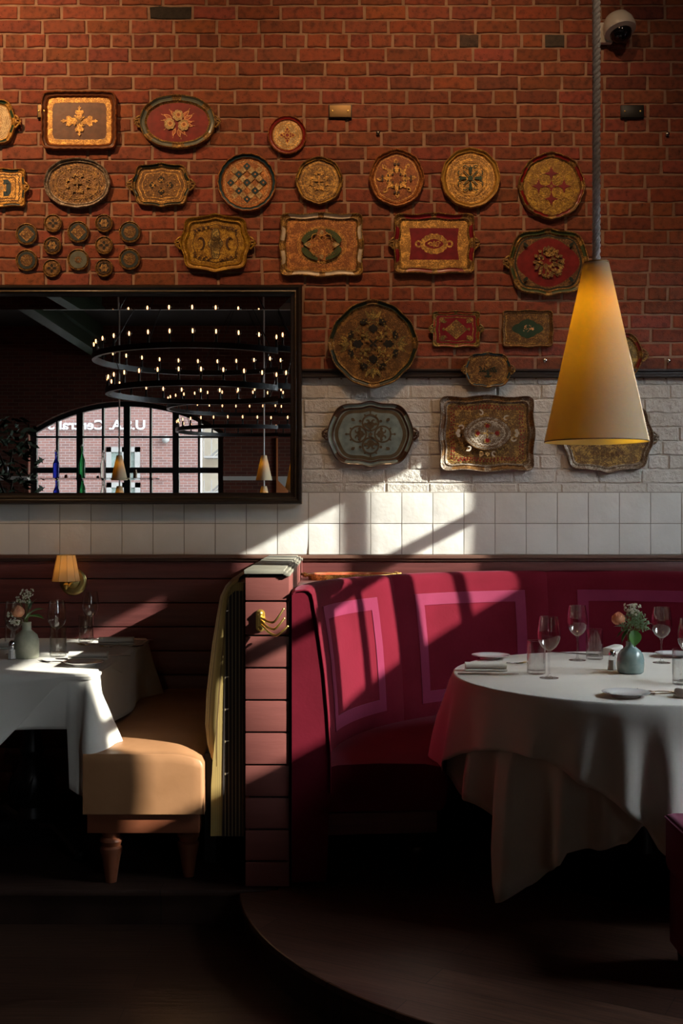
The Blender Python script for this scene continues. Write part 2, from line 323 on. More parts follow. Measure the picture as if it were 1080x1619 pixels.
# back wall: real bricks where the photo shows them
def brick_wall():
    b = MB(); tones = []
    def quad(x0, x1, z0, z1, m, tone):
        # an uneven brick: bevelled block with jittered outline, standing .010 proud of the mortar
        n = 4; j = .0028; bv = .004
        top = [(x0+(x1-x0)*i/n, z1+rnd(-j, j)) for i in range(n+1)]
        bot = [(x0+(x1-x0)*i/n, z0+rnd(-j, j)) for i in range(n+1)]
        top[0] = (x0+rnd(0, j*1.4), top[0][1]); top[-1] = (x1-rnd(0, j*1.4), top[-1][1]); bot[0] = (x0+rnd(0, j*1.4), bot[0][1]); bot[-1] = (x1-rnd(0, j*1.4), bot[-1][1])
        yf = -rnd(.0045, .0075); cz = (z0+z1)/2; cx = (x0+x1)/2
        def ins(p): return (p[0]+(bv if p[0] < cx else -bv) if p in (top[0], top[-1], bot[0], bot[-1]) else p[0], p[1]-bv if p[1] > cz else p[1]+bv)
        outer = bot+top[::-1]; inner = [ins(p) for p in outer]
        yt = rnd(-.0015, .0015)
        a = [b.vert((p[0], .0, p[1])) for p in outer]; mid = [b.vert((p[0], yf+.002, p[1])) for p in outer]
        c = [b.vert((p[0], yf+yt*(p[0]-cx)*10, p[1])) for p in inner]; k = len(outer)
        nf = len(b.f)
        for i in range(k):
            h = (i+1) % k
            b.face((a[i], a[h], mid[h], mid[i]), m); b.face((mid[i], mid[h], c[h], c[i]), m)
        for i in range(n): b.face((c[i], c[i+1], c[k-2-i], c[k-1-i]), m)
        tones.append((nf, len(b.f), tone))
    xs, xe = -2.9, X1; pitch = .0683; zrow0 = 1.485+(809.5-65)/324.9-pitch/2     # a header course runs here
    bl = .2095; k0 = int((1.44-zrow0)/pitch)-1; k1 = int((ZC-zrow0)/pitch)
    for k in range(k0, k1+1):
        z0 = zrow0+k*pitch; header = (k % 6 == 0); w = bl/2 if header else bl
        x = xs-rnd(0, .04)+(0 if k % 2 else bl/2)
        white = z0 < 2.12
        if z0+pitch < 1.5: continue
        while x < xe-.03:
            ww = w*rnd(.97, 1.03)
            if not header and random.random() < .05: ww = w*.5
            x2 = min(x+ww, xe)
            g = rnd(.75, 1.15); t = (.25*g, .064*g*rnd(.85,1.15), .031*g*rnd(.8,1.3))
            if random.random() < .10: t = tuple(c*.75 for c in t)
            if random.random() < .006: t = (.075,.045,.035)
            cxp = 540+(x+x2)/2*324.9; cyp = 809.5-(z0+pitch/2-HC)*324.9
            if 243 < cxp < 312 and 10 < cyp < 32: t = (.03,.022,.018)
            if 860 < cxp < 905 and 10 < cyp < 75: t = (.06,.045,.035)
            mo = .0050 if not white else .003
            quad(x+mo, x2-mo, z0+mo, min(z0+pitch-mo, 5), 1 if not white else 2, t)
            x = x2
    o = len(b.f); b.box((xs, -.0005, 1.2), (xe, .14, 2.13), 2); b.box((xs, -.0005, 2.13), (xe, .14, ZC), 0)
    b.box((X0, -.005, 1.2), (xs, .14, ZC), 3); b.box((X0, 0, -.1), (xe, .14, 1.2), 4)
    ob = b.build('wall_back', ['mortar', 'brick', 'white_brick', 'brick_far', 'plank_red'], fix=False, smooth=0)
    at = ob.data.color_attributes.new('brick_tone', 'FLOAT_COLOR', 'CORNER')
    cols = [.3,.08,.04,1]*len(ob.data.loops)
    for f0, f1, t in tones:
        for fi in range(f0, f1):
            for li in ob.data.polygons[fi].loop_indices: cols[li*4:li*4+3] = t
    at.data.foreach_set('color', cols)
    bm = bmesh.new(); bm.from_mesh(ob.data); bmesh.ops.recalc_face_normals(bm, faces=bm.faces[:]); bm.to_mesh(ob.data); bm.free()
    return struct(ob)
brick_wall()
# dark picture rail between red and white brick
q = MB(); z = HC+(809.5-598)/324.9
for (a, c, y) in ((0, .012, .034), (.012, .030, .022), (.030, .042, .030)): q.box((X0, -y, z+a), (X1, 0, z+c), 0, .003)
struct(q.build('trim_1', 'dark_wood'))
# tiled band
q = MB(); q.box((X0,-.014,1.25), (X1,0,1.583), 1); ztop = 1.580; p = .1508; g = .0018
xj = (537-540)/324.9
for i in range(-42, 22):
    for j in range(2):
        x0 = xj+i*p+g; x1 = x0+p-2*g; z1 = ztop-j*p-g; z0 = z1-p+2*g; bv = .004
        if x0 > X1-.1: continue
        tl = [rnd(-.0016,.0016) for _ in range(3)]; nx = 4
        rows = []
        for a in range(nx+1):
            rows.append([(x0+(x1-x0)*c/nx, -(.021+tl[0]*(c/nx-.5)*2+tl[1]*(a/nx-.5)*2+rnd(-.00035,.00035)-(.0025 if a in (0,nx) or c in (0,nx) else 0)), z0+(z1-z0)*a/nx) for c in range(nx+1)])
        q.grid(rows, 0)
        for e in (rows[0], rows[-1], [r[0] for r in rows], [r[-1] for r in rows]): q.grid([e, [(v[0], -.013, v[2]) for v in e]], 0)
struct(q.build('trim_2', ['tile', 'grout'], smooth=50))
# wainscot: top rail and planks
def z_at(py, d=D0): return HC-(py-809.5)*d/F
q = MB(); q.box((X0,-.050,z_at(883,5.49)), (X1,0,z_at(877.5,5.49)), 0, .003); q.box((X0,-.040,z_at(887,5.5)), (X1,0,z_at(883,5.5)), 0, .001)
struct(q.build('trim_3', 'rail_wood'))
q = MB(); q.box((X0,-.020,.13), (X1,0,1.25), 1); zt = z_at(886.5, 5.51); zz = z_at(915, 5.51)
rows = [(zz, zt)]; zc = zz
while zc > .2: rows.append((zc-.1165, zc)); zc -= .1165
for a, c in rows: q.box((X0,-.032,a+.0028), (X1,-.01,c-.0028), 0, .002)
struct(q.build('trim_4', ['plank_red', 'plaster_dark']))
# right wall with the window the sun comes through
WY0, WY1, WZ0, WZ1 = -3.04, -1.05, 1.4, 3.215
q = MB(); T = .12; SIDE = (-9.6, -12.8)  # SIDE: unseen extra windows, added to let in more fill light
ye = YF
for wy in SIDE[::-1]:
    q.box((X1,ye,-.1), (X1+T,wy-1.1,ZC)); q.box((X1,wy-1.1,-.1), (X1+T,wy+1.1,1.5)); q.box((X1,wy-1.1,3.6), (X1+T,wy+1.1,ZC)); ye = wy+1.1
    f_ = MB()
    for k in (-1.08, -.36, .36, 1.08): f_.box((X1+.03,wy+k-.02,1.5), (X1+.07,wy+k+.02,3.6))
    for z in (1.52, 2.2, 2.9, 3.58): f_.box((X1+.03,wy-1.1,z-.02), (X1+.07,wy+1.1,z+.02))
    o_ = struct(f_.build('fill_window', 'window_black')); f_ = MB(); f_.box((X1+.048,wy-1.1,1.5), (X1+.052,wy+1.1,3.6)); struct(f_.build('pane', 'window_glass', o_))
q.box((X1,ye,-.1), (X1+T,WY0,ZC)); q.box((X1,WY1,-.1), (X1+T,0,ZC)); q.box((X1,WY0,-.1), (X1+T,WY1,WZ0)); q.box((X1,WY0,WZ1), (X1+T,WY1,ZC))
struct(q.build('wall_right', 'brick_side'))
wf = MB(); xf = X1+.03
def post(y, w): wf.box((xf-.02, y-w/2, WZ0), (xf+.02, y+w/2, WZ1))
for y, w in MULL: post(y, w)
for zc, w in ((BEAMZ, BEAMT), (2.30, .05), (1.6, .05)): wf.box((xf-.02, WY0, zc-w/2), (xf+.02, WY1, zc+w/2))
w1 = struct(wf.build('window_1', 'window_black'))
pn = MB(); pn.box((xf-.002, WY0, WZ0), (xf+.002, WY1, WZ1)); struct(pn.build('pane', 'window_glass', w1))
# far wall (seen only in the mirror): arched window between brick piers
def S2(px, py, s): return ((px-540)/s, HC-(py-809.5)/s)
SF = 83.7
ax0 = S2(45,0,SF)[0]; ax1 = S2(353,0,SF)[0]; zs = HC+(809.5-682)/SF; za = HC+(809.5-634)/SF; zb = .9
cx = (ax0+ax1)/2; hw = (ax1-ax0)/2; rise = za-zs; RR = (hw*hw+rise*rise)/(2*rise); zc0 = za-RR
def archz(x): return zc0+sqrt(max(RR*RR-(x-cx)**2, 0))
q = MB(); T = .35
q.box((X0,YF-T,2.16), (ax0,YF,ZC), 0); q.box((ax1,YF-T,2.16), (X1,YF,ZC), 0); q.box((X0,YF-T,-.1), (ax0,YF,2.16), 1); q.box((ax1,YF-T,-.1), (X1,YF,2.16), 1); q.box((ax0,YF-T,-.1), (ax1,YF,zb), 1)
n = 24
for i in range(n):
    xa = ax0+2*hw*i/n; xb = ax0+2*hw*(i+1)/n
    q.prism([(xa, archz(xa)), (xb, archz(xb)), (xb, ZC), (xa, ZC)], YF-T, YF, 0)
struct(q.build('wall_front', ['brick_far', 'plaster_white']))
wf = MB(); yw = YF-.22
def vb(px, w):
    x = (px-540)/SF; w = w/SF; wf.box((x-w/2, yw-.05, zb), (x+w/2, yw+.05, archz(x)))
for px, w in ((123,10), (198,10), (276,10), (50,9), (348,9)): vb(px, w)
for px, w in ((87,3.4), (160,3.4), (236,3.4), (313,3.4)): vb(px, w)
for py, h in ((690,3), (743,9), (790,4)):
    zc = HC+(809.5-py)/SF; wf.box((ax0, yw-.04, zc-h/SF/2), (ax1, yw+.04, zc+h/SF/2))
for i in range(n):
    xa = ax0+2*hw*i/n; xb = ax0+2*hw*(i+1)/n
    wf.prism([(xa, archz(xa)-.09), (xb, archz(xb)-.09), (xb, archz(xb)+.01), (xa, archz(xa)+.01)], yw-.06, yw+.06, 0)
w2 = struct(wf.build('window_2', 'window_black'))
pn = MB(); poly = [(ax0, zb), (ax1, zb)]+[(ax1-2*hw*i/n, archz(ax1-2*hw*i/n)) for i in range(n+1)]
pn.prism(poly, yw-.003, yw+.003); struct(pn.build('pane', 'window_glass', w2))
# raised platforms
CX, CY, PR = 1.13, -1.31, 1.507      # centre of the round booth and radius of its platform
q = MB(); q.box((X0, -1.46+.02, 0), (CX-PR+.14, -.022, PZ-.022), 1); q.box((X0, -1.46, PZ-.022), (CX-PR+.14, -.022, PZ), 0, .004)
pl = tag(q.build('platform', ['step_wood', 'step_wood']), 'straight dark wooden step platform under the left table and leather bench', 'platform')
q = MB(); n = 96
def circ(r, z):
    pts = []
    for i in range(n+1):
        a = radians(187+(353-187)*i/n); pts.append((CX+r*cos(a), CY+r*sin(a), z))
    return pts
def platpoly(r): 
    return [(p[0], p[1]) for p in circ(r, 0)]+[(X1, CY-.2), (X1, -.001), (CX-PR+.15, -.001), (CX-PR+.15, CY-.15)]
q.prism(platpoly(PR-.02), 0, PZ-.022, 1, 'z'); q.prism(platpoly(PR-.006), PZ-.022, PZ, 0, 'z')
q.grid([circ(r_, z_) for r_, z_ in ((PR-.02, PZ-.022), (PR-.002, PZ-.022), (PR, PZ-.019), (PR, PZ-.006), (PR-.002, PZ-.002), (PR-.006, PZ))], 0)
tag(q.build('round_platform', ['platform_wood', 'step_wood'], smooth=30), 'curved wooden platform with rounded step edge below the round booth', 'platform')
# ceiling beams (seen in the mirror)
q = MB(); zb_ = 4.40
for z0, z1, w in ((zb_, zb_+.03, .11), (zb_+.03, zb_+.28, .02), (zb_+.28, zb_+.31, .11)): q.box((-4.55-w, YF, z0), (-4.55+w, 0, z1))
q.box((-4.60, YF, zb_+.31), (-4.5, 0, ZC))
tag(q.build('steel_beam', 'steel_green'), 'green steel ceiling beam running to the far wall, seen in the mirror', 'beam')
q = MB(); q.box((-4.3,-11.0,zb_), (X1,-10.9,zb_+.09)); 
for x in (-4, -1, 2): q.box((x-.02,-10.97,zb_+.09), (x+.02,-10.93,ZC))
tag(q.build('cable_tray', 'beam_pale'), 'long pale cable tray hung across the ceiling, seen in the mirror top', 'cable tray')
bar = thing('light_block_counter', 'long dark panelled bar counter added unseen behind the viewer to block low light', 'bar counter', (-2.9, -7.3, 0))  # unseen, added to keep low light off the seats
q = MB(); q.box((-6.0,-.3,0), (5.2,.3,1.36)); q.build('body', 'dark_wood', bar)
q = MB(); q.box((-6.05,-.36,1.36), (5.25,.36,1.41), 0, .01); q.build('counter_top', 'dark_wood', bar)
q = MB()
for i in range(14): q.box((-5.9+i*.79,.295,.12), (-5.2+i*.79,.315,1.28), 0, .006)
q.build('front_panels', 'dark_wood', bar)
# outside: street, brick building with a sign, pale building with fire escape, low building added at the right to block the low sun
q = MB(); q.box((-30,-40,-.6), (30,YF-.4,-.3)); q.box((X1+.2,-16,-.6), (30,20,-.3)); struct(q.build('street', 'street'))
YB = -24.0; SB = F/(5.47-YB)
def BX(px): return (px-540)/SB
def BZ(py): return HC+(809.5-py)/SB
bl = thing('brick_building', 'pink brick building across the street, seen in the mirror', 'building', (BX(200), YB, -.3))
def loc(a): return (a[0]-BX(200), a[1]-YB, a[2]+.3)
q = MB(); q.box(loc((-28,YB-.4,-.3)), loc((BX(314),YB,13))); q.build('wall', 'brick_facade', bl)
wz0, wz1 = BZ(795), BZ(707)
q = MB(); xa, xb = BX(169), BX(222)
for a, c in (((xa, wz0), (xa+.13, wz1)), ((xb-.13, wz0), (xb, wz1)), ((xa, wz1-.13), (xb, wz1)), ((xa, wz0), (xb, wz0+.1)), (((xa+xb)/2-.03, wz0), ((xa+xb)/2+.03, wz1))):
    q.box(loc((a[0], YB, a[1])), loc((c[0], YB+.07, c[1])))
wn = q.build('window', 'grey_paint', bl)
q = MB(); q.box(loc((xa, YB-.0, wz0)), loc((xb, YB+.02, wz1))); q.build('pane', 'paint_teal', bl)
q = MB(); q.sphere(loc((BX(263), YB+.1, BZ(695))), .1); q.box(loc((BX(263)-.03, YB, BZ(695)-.03)), loc((BX(263)+.03, YB+.1, BZ(695)+.03))); q.build('wall_lamp', 'grey_paint', bl)
cu = bpy.data.curves.new('sign_text', 'FONT'); cu.body = 'U.S.A. Central S'; cu.size = .36; cu.extrude = .02; cu.align_x = 'LEFT'; cu.offset = .006
to = bpy.data.objects.new('sign_text', cu); C.objects.link(to); bpy.context.view_layer.update()
me = bpy.data.meshes.new_from_object(to); bpy.data.objects.remove(to)
w = max(v.co.x for v in me.vertices); k = (BX(231)-BX(77))/w
for v in me.vertices: v.co.x *= k; v.co.y *= (15/SB)/.26
me.materials.clear(); me.materials.append(MATS['sign_white_glow'])
so = thing('building_sign', 'white lettered sign on the brick building across the street, seen mirrored', 'sign', (BX(231), YB+.03, BZ(679)), pi)
bm = bmesh.new(); bm.from_mesh(me); bm.verts.ensure_lookup_table(); seen = set()
for v0 in bm.verts:                      # one part for each letter and full stop
    if v0.index in seen: continue
    st_, isl = [v0], []; seen.add(v0.index)
    while st_:
        v = st_.pop(); isl.append(v)
        for e in v.link_edges:
            w_ = e.other_vert(v)
            if w_.index not in seen: seen.add(w_.index); st_.append(w_)
    ix = {v.index: k for k, v in enumerate(isl)}; q = MB(); q.v = [(v.co.x, -v.co.z, v.co.y) for v in isl]
    for f in bm.faces:
        if f.verts[0].index in ix: q.face([ix[v.index] for v in f.verts])
    big = max(v.co.y for v in isl)-min(v.co.y for v in isl) > .08
    q.build('letter' if big else 'full_stop', 'sign_white_glow', so, smooth=0)
bm.free()
bl = thing('pale_building', 'sunlit cream building with fire escape beyond the arched window', 'building', (BX(350), YB-1, -.3))
q = MB(); q.box((-.62*1.0, -6, 0), (14,0,13)); q.build('wall', 'cream_wall', bl, smooth=0)
q = MB()
for zz_ in (3.2, 4.4, 5.6): q.box((-.5,0,zz_), (1.6,.7,zz_+.05)); q.box((-.5,.66,zz_+.9), (1.6,.7,zz_+.94)); [q.box((-.5+i*.2,.67,zz_), (-.48+i*.2,.69,zz_+.92)) for i in range(11)]
for z0 in (2.0, 3.2, 4.4):
    for dx in (0, .12): q.tube([(-.4+dx,.4,z0), (1.0+dx,.4,z0+1.2)], .03, 6)
q.build('fire_escape', 'grey_paint', bl)
q = MB(); q.box((6.0,-9,-.3), (8.5,8,2.325+.51*2.8)); tag(q.build('sun_block_building', 'brick_side'), 'low brick building added outside the right window to block the low sun', 'building')
# ------------------------------------------------------------ painted trays on the wall
def outline(kind, a, b, n=160):
    """closed outline in the tray plane; a, b are half width and half height"""
    pts = []
    for i in range(n):
        t = 2*pi*i/n; c, s = cos(t), sin(t)
        if kind.startswith('rect'):
            e = 9; r = 1/((abs(c)/a)**e+(abs(s)/b)**e)**(1/e)
            x, y = r*c, r*s
            if kind == 'rect_lobed':        # shallow brackets along the sides
                x += .022*a*cos(pi*y/b*2)*(1 if c > 0 else -1)*(abs(x) > .8*a); y += .03*b*cos(pi*x/a*2)*(1 if s > 0 else -1)*(abs(y) > .8*b)
            if kind == 'rect_wave': k = 1+.008*cos(28*t); x *= k; y *= k
        elif kind == 'oval': x, y = a*c, b*s
        elif kind == 'oval_wave': k = 1+.012*cos(4*t+pi)+.006*cos(12*t); x, y = a*c*k, b*s*k
        elif kind == 'round_wave': k = 1+.008*cos(22*t); x, y = a*c*k, b*s*k
        elif kind == 'round_scallop': k = 1-.022*abs(sin(6*t))+.01; x, y = a*c*k, b*s*k
        elif kind == 'round_bracket':
            k = 1-.016+.020*cos(4*t)+.010*cos(12*t); x, y = a*c*k, b*s*k
        elif kind == 'round_lobe8': k = .985+.014*cos(8*t)+.007*cos(24*t); x, y = a*c*k, b*s*k
        else:                               # 'cart': a cartouche, straight shoulders and bracket-shaped top and sides
            e = 2.9; r = 1/((abs(c)/a)**e+(abs(s)/b)**e)**(1/e); x, y = r*c, r*s
            q = 1-.03+.03*cos(8*t)*.8+.022*math.exp(-((abs(c))/.16)**2)
            x *= q; y *= q
            if kind == 'cart_shoulder':
                for ang in (38, 142, 218, 322):
                    d = (math.degrees(t)-ang+180) % 360-180
                    k = 1+.045*math.exp(-(d/9)**2)-.02*math.exp(-((abs(d)-17)/7)**2); x *= k; y *= k
        pts.append((x, y))
    return pts
def offset(pts, d):
    """shrink an outline by d on every side"""
    a = max(p[0] for p in pts); b = max(p[1] for p in pts)
    return [(x*(a-d)/a, y*(b-d)/b) for x, y in pts]
class Motif:
    """flat painted or gilded ornament lying on the floor of a tray"""
    def __init__(s, b, h): s.b = b; s.h = h; s.k = 0
    def P(s, x, y): return (x, -(s.h+s.k*.00012), y)
    def shape(s, pts, m): s.k += 1; s.b.poly([s.P(*p) for p in pts], m)
    def circle(s, x, y, r, m, n=16, sy=1): s.shape([(x+r*cos(2*pi*i/n), y+sy*r*sin(2*pi*i/n)) for i in range(n)], m)
    def ribbon(s, pts, w, m):
        s.k += 1; n = len(pts); A = []; B = []
        for i, p in enumerate(pts):
            q0, q1 = pts[max(i-1,0)], pts[min(i+1,n-1)]; tx, ty = q1[0]-q0[0], q1[1]-q0[1]; l = sqrt(tx*tx+ty*ty) or 1
            ww = (w(i/(n-1)) if callable(w) else w)/2*1.5
            A.append(s.P(p[0]-ty/l*ww, p[1]+tx/l*ww)); B.append(s.P(p[0]+ty/l*ww, p[1]-tx/l*ww))
        s.b.grid([A, B], m)
    def loop(s, pts, w, m): s.ribbon(pts+[pts[0]], w, m)
    def ring(s, x, y, r, w, m, n=36, sx=1, sy=1): s.loop([(x+sx*r*cos(2*pi*i/n), y+sy*r*sin(2*pi*i/n)) for i in range(n)], w, m)
    def petal(s, x, y, ang, L, w, m, n=8, notch=0):
        w *= 1.25
        c, q = cos(ang), sin(ang); up = []; dn = []
        for i in range(n+1):
            t = i/n; h = w/2*sin(pi*t**.8); up.append((t*L, h)); dn.append((t*L, -h))
        pts = up+dn[1:-1][::-1]
        s.shape([(x+a*c-b*q, y+a*q+b*c) for a, b in pts], m)
    def curl(s, x, y, ang, r, w, m, turn=1, sweep=4.6):
        pts = []
        for i in range(22):
            t = i/21; a = ang+turn*sweep*t; rr = r*(1-.72*t)
            pts.append((x+rr*cos(a), y+rr*sin(a)))
        s.ribbon(pts, lambda t: w*(1-.6*t), m)
    def fleur(s, x, y, ang, L, m):
        """stem with a bud and two side leaves"""
        s.petal(x, y, ang, L, L*.34, m)
        for k in (-1, 1): s.petal(x+cos(ang)*L*.25, y+sin(ang)*L*.25, ang+k*.95, L*.55, L*.26, m)
    def beads(s, pts, step, r, m):
        acc = 0
        for i in range(len(pts)):
            p, q = pts[i-1], pts[i]; acc += sqrt((p[0]-q[0])**2+(p[1]-q[1])**2)
            if acc >= step: acc = 0; s.circle(q[0], q[1], r, m, 8)
def scale(pts, k, ky=None): return [(x*k, y*(ky or k)) for x, y in pts]
HANDLE = {}
def handle_mesh(size, m, side, tray, x, y):
    """carved scroll handle: two curls and a shell between them"""
    b = MB(); s = size
    for k in (-1, 1):
        pts = [(side*s*.02, -.016, k*s*.62), (side*s*.22, -.020, k*s*.52), (side*s*.42, -.022, k*s*.30), (side*s*.38, -.024, k*s*.12), (side*s*.22, -.024, k*s*.16), (side*s*.2, -.024, k*s*.28)]
        b.tube(pts, [s*.13, s*.12, s*.11, s*.10, s*.09, s*.05], 8)
    for a in (-.7, -.35, 0, .35, .7):
        b.sphere((side*s*(.30+.24*cos(a)), -.019, s*.42*sin(a)), s*.13, 8, 6, sc=(1.3, .7, .6))
    b.sphere((side*s*.12, -.017, 0), s*.22, 10, 8, sc=(1, .5, 1.4))
    o = b.build('handle', m, tray, loc=(x, 0, y)); return o
def tray(px, py, wpx, hpx, kind, mats, label, motif, group=None, handles='', hs=.05, lip=.026, rimw=.020, d=5.5, floor_band=0, breaks=(), tilt=0, name='painted_tray', hm=0, cat='tray', yo=-.012):
    """mats: 0 lip, 1 rim slope, 2 floor, 3 band, then motif paints"""
    s = F/d; a, bb = wpx/2/s, hpx/2/s; b = MB()
    o0 = outline(kind, a, bb); n = len(o0)
    sm = min(1, min(a, bb)/.13)
    rimw *= 1.25*max(sm, .45); lip_ = lip*max(sm, .5)
    rings = [(-.001, .001), (0, lip_*.9), (.0022, lip_), (.0055*max(sm,.5), lip_*.94), (rimw*.35, lip_*.60), (rimw*.62, lip_*.50), (rimw*.8, lip_*.62), (rimw, lip_*.30), (rimw+.003, .0060)]
    if floor_band: rings += [(rimw+floor_band, .006), (rimw+floor_band+.0012, .0058)]
    rows = []
    for ins, h in rings: rows.append([(x, -h, y) for x, y in offset(o0, ins)])
    def mf(i, j):
        ang = (360*j/n) % 360; br = any(abs((ang-c+180) % 360-180) < wd for c, wd in breaks)
        if i <= 2: return 0
        if i == 6 or i == 7: return 0
        if i in (3, 4, 5): return 0 if br else 1
        return 3 if i == 8 and floor_band else 2
    ids = b.grid(rows, closed_u=True, mf=mf)
    # the floor is filled towards the middle, the back closed
    inner = offset(o0, rings[-1][0]); prev = ids[-1]
    cen = b.vert((0, -.0058, 0))
    mid = [b.vert((x*.5, -.0058, y*.5)) for x, y in inner]
    for j in range(n):
        b.face((prev[j], prev[(j+1) % n], mid[(j+1) % n], mid[j]), 2); b.face((mid[j], mid[(j+1) % n], cen), 2)
    b.face(ids[0], 1)
    M = Motif(b, .0064)
    motif(M, inner, a-rings[-1][0], bb-rings[-1][0])
    p = W(px, py, d)
    o = b.build(name, mats, loc=(p.x, yo, p.z), rot=(0, tilt, 0), fix=False)
    me = o.data; bm = bmesh.new(); bm.from_mesh(me)
    for f in bm.faces:
        if f.normal.y > .3 and f.calc_center_median().y < -.0045: f.normal_flip()
    bm.to_mesh(me); bm.free()
    for f in me.polygons:
        if abs(f.normal.y) > .995: f.use_smooth = False
    tag(o, label, cat, group)
    for ch in handles: handle_mesh(hs, mats[hm], 1 if ch == 'R' else -1, o, (a-.004)*(1 if ch == 'R' else -1), 0)
    return o
G = 'painted wooden trays hung on the brick wall'
def sym(k, off=0): return [off+2*pi*i/k for i in range(k)]
def at(r, a): return (r*cos(a), r*sin(a))
# --- motifs
def m_snow(M, inner, a, b):       # big eight-armed gilded snowflake, longer sideways
    for an in sym(4):
        L = (b*.86 if abs(sin(an)) > .5 else min(a*.80, b*1.05))
        M.petal(*at(L*.08, an), an, L*.52, L*.26, 4)
        for k in (-1, 1):
            M.petal(*at(L*.42, an), an+k*.75, L*.36, L*.24, 4); x, y = at(L*.58, an+k*.32); M.circle(x, y, L*.095, 4)
        M.petal(*at(L*.60, an), an, L*.40, L*.10, 4)
        for k in (-1, 1): M.petal(*at(L*.82, an), an+k*1.2, L*.12, L*.06, 4)
        M.circle(*at(L*.93, an), L*.035, 4)
    for an in sym(4, pi/4): M.petal(0, 0, an, b*.34, b*.12, 5); M.curl(*at(b*.34, an), an+pi, b*.07, b*.03, 4)
    M.circle(0, 0, b*.07, 5)
def m_rose(M, inner, a, b):
    for ang, L in ((150,.60),(170,.52),(205,.45),(25,.62),(45,.62),(-15,.58),(-60,.52),(-82,.55),(-110,.50),(120,.42),(0,.5)):
        an = radians(ang); w = L*b*.24
        w *= 1.2; M.petal(*at(b*.34, an), an, L*b*.80, w, 4); M.petal(*at(b*.39, an), an, L*b*.60, w*.7, 5)
        M.ribbon([at(b*.3, an), at(b*(.42+L*.85), an+.06)], .0012, 4)
    for x, y in ((.02, .34), (-.40, -.10), (.30, -.16)):
        x *= b; y *= b; b0 = b; b = b*1.35
        for i in range(7): q = 2*pi*i/7; M.circle(x+b*.13*cos(q), y+b*.13*sin(q), b*.085, 6, 12)
        M.circle(x, y, b*.17, 7, 20); M.ring(x, y, b*.13, b*.03, 6); M.ring(x+b*.02, y+b*.02, b*.085, b*.025, 4); M.circle(x+b*.02, y+b*.02, b*.045, 5); b = b0
def m_star(M, inner, a, b):
    M.ring(0, 0, a*.86, a*.05, 4); M.ring(0, 0, a*.7, a*.03, 4)
    for an in sym(4): M.petal(0, 0, an, a*.66, a*.30, 4); M.petal(*at(a*.30, an), an, a*.22, a*.12, 5)
    for an in sym(8, pi/8): M.petal(0, 0, an, a*.34, a*.14, 5)
    M.ring(0, 0, a*.16, a*.05, 4); M.circle(0, 0, a*.06, 5)
def m_filigree(dark, light, dots=None, cross=False):
    def f(M, inner, a, b):
        M.loop(scale(inner, .93), .0022, light)
        if dots is not None: M.beads(scale(inner, .86), .026, .0034, dots)
        M.loop(scale(inner, .78), .0016, light); M.loop(scale(inner, .75), .001, light)
        for an in sym(16): M.curl(a*.64*cos(an), b*.64*sin(an), an, b*.055, .0022, light, 1 if int(an*8/pi+.1) % 2 else -1)
        for an in sym(8, pi/8): M.fleur(a*.30*cos(an), b*.30*sin(an), an, b*.26, light)
        for an in sym(4): M.petal(0, 0, an, b*.26, b*.08, light); M.curl(a*.42*cos(an), b*.42*sin(an), an+1, b*.08, .0024, light)
        M.circle(0, 0, b*.07, light)
    return f
def m_clover(M, inner, a, b):
    M.loop(scale(inner, .94), .003, 4); M.loop(scale(inner, .78, .76), .0026, 4)
    for an, dx, dy in ((0, .36, 0), (pi, -.36, 0), (pi/2, 0, .34), (-pi/2, 0, -.34)):
        x, y = dx*a, dy*b
        for q in (0, 1, -1): M.circle(x+b*.11*cos(an+q*1.3), y+b*.11*sin(an+q*1.3), b*.085, 5, 12)
        M.petal(x+b*.06*cos(an+pi), y+b*.06*sin(an+pi), an+pi, b*.16, b*.12, 5)
        for k in (-1, 1): M.curl(x+b*.12*cos(an+pi+k), y+b*.12*sin(an+pi+k), an, b*.09, .0026, 4, k)
    for an in sym(12): M.petal(a*.60*cos(an), b*.60*sin(an), an, b*.1, b*.05, 4)
def m_checker(M, inner, a, b):
    R = a*.80; s = a*.245; M.ring(0, 0, a*.90, .002, 4)
    for i in range(-5, 6):
        for j in range(-5, 6):
            x, y = (i-j)*s*.5*sqrt(2)*.98, (i+j)*s*.5*sqrt(2)*.98
            if x*x+y*y > (R*.95)**2: continue
            h = s*.66*.7
            pts = [(x+h*1.38*cos(q), y+h*1.38*sin(q)) for q in sym(4)]
            if i % 2 == 0 and j % 2 == 0 or (i % 2 and j % 2): 
                if (i+j) % 2 == 0 and i % 2 == 0: M.shape(pts, 5); M.circle(x, y, s*.17, 2)
                else: M.circle(x, y, s*.1, 6)
            else: M.shape(pts, 4); M.circle(x, y, s*.07, 6)
def m_copper(M, inner, a, b):
    M.loop(scale(inner, .95), .0022, 4)
    for an in sym(8): M.curl(*at(a*.72, an), an, a*.12, .004, 4, 1); M.curl(*at(a*.72, an), an+pi, a*.12, .004, 4, -1); M.fleur(*at(a*.2, an), an, a*.42, 4)
    for an in sym(4):
        M.petal(*at(a*.62, an), an+pi/2, a*.16, a*.08, 5); M.petal(*at(a*.62, an), an-pi/2, a*.16, a*.08, 5)
        M.circle(*at(a*.24, an+pi/4), a*.045, 5)
        for k in (-1, 1): M.petal(*at(a*.34, an+k*.25), an+k*.6, a*.12, a*.06, 5)
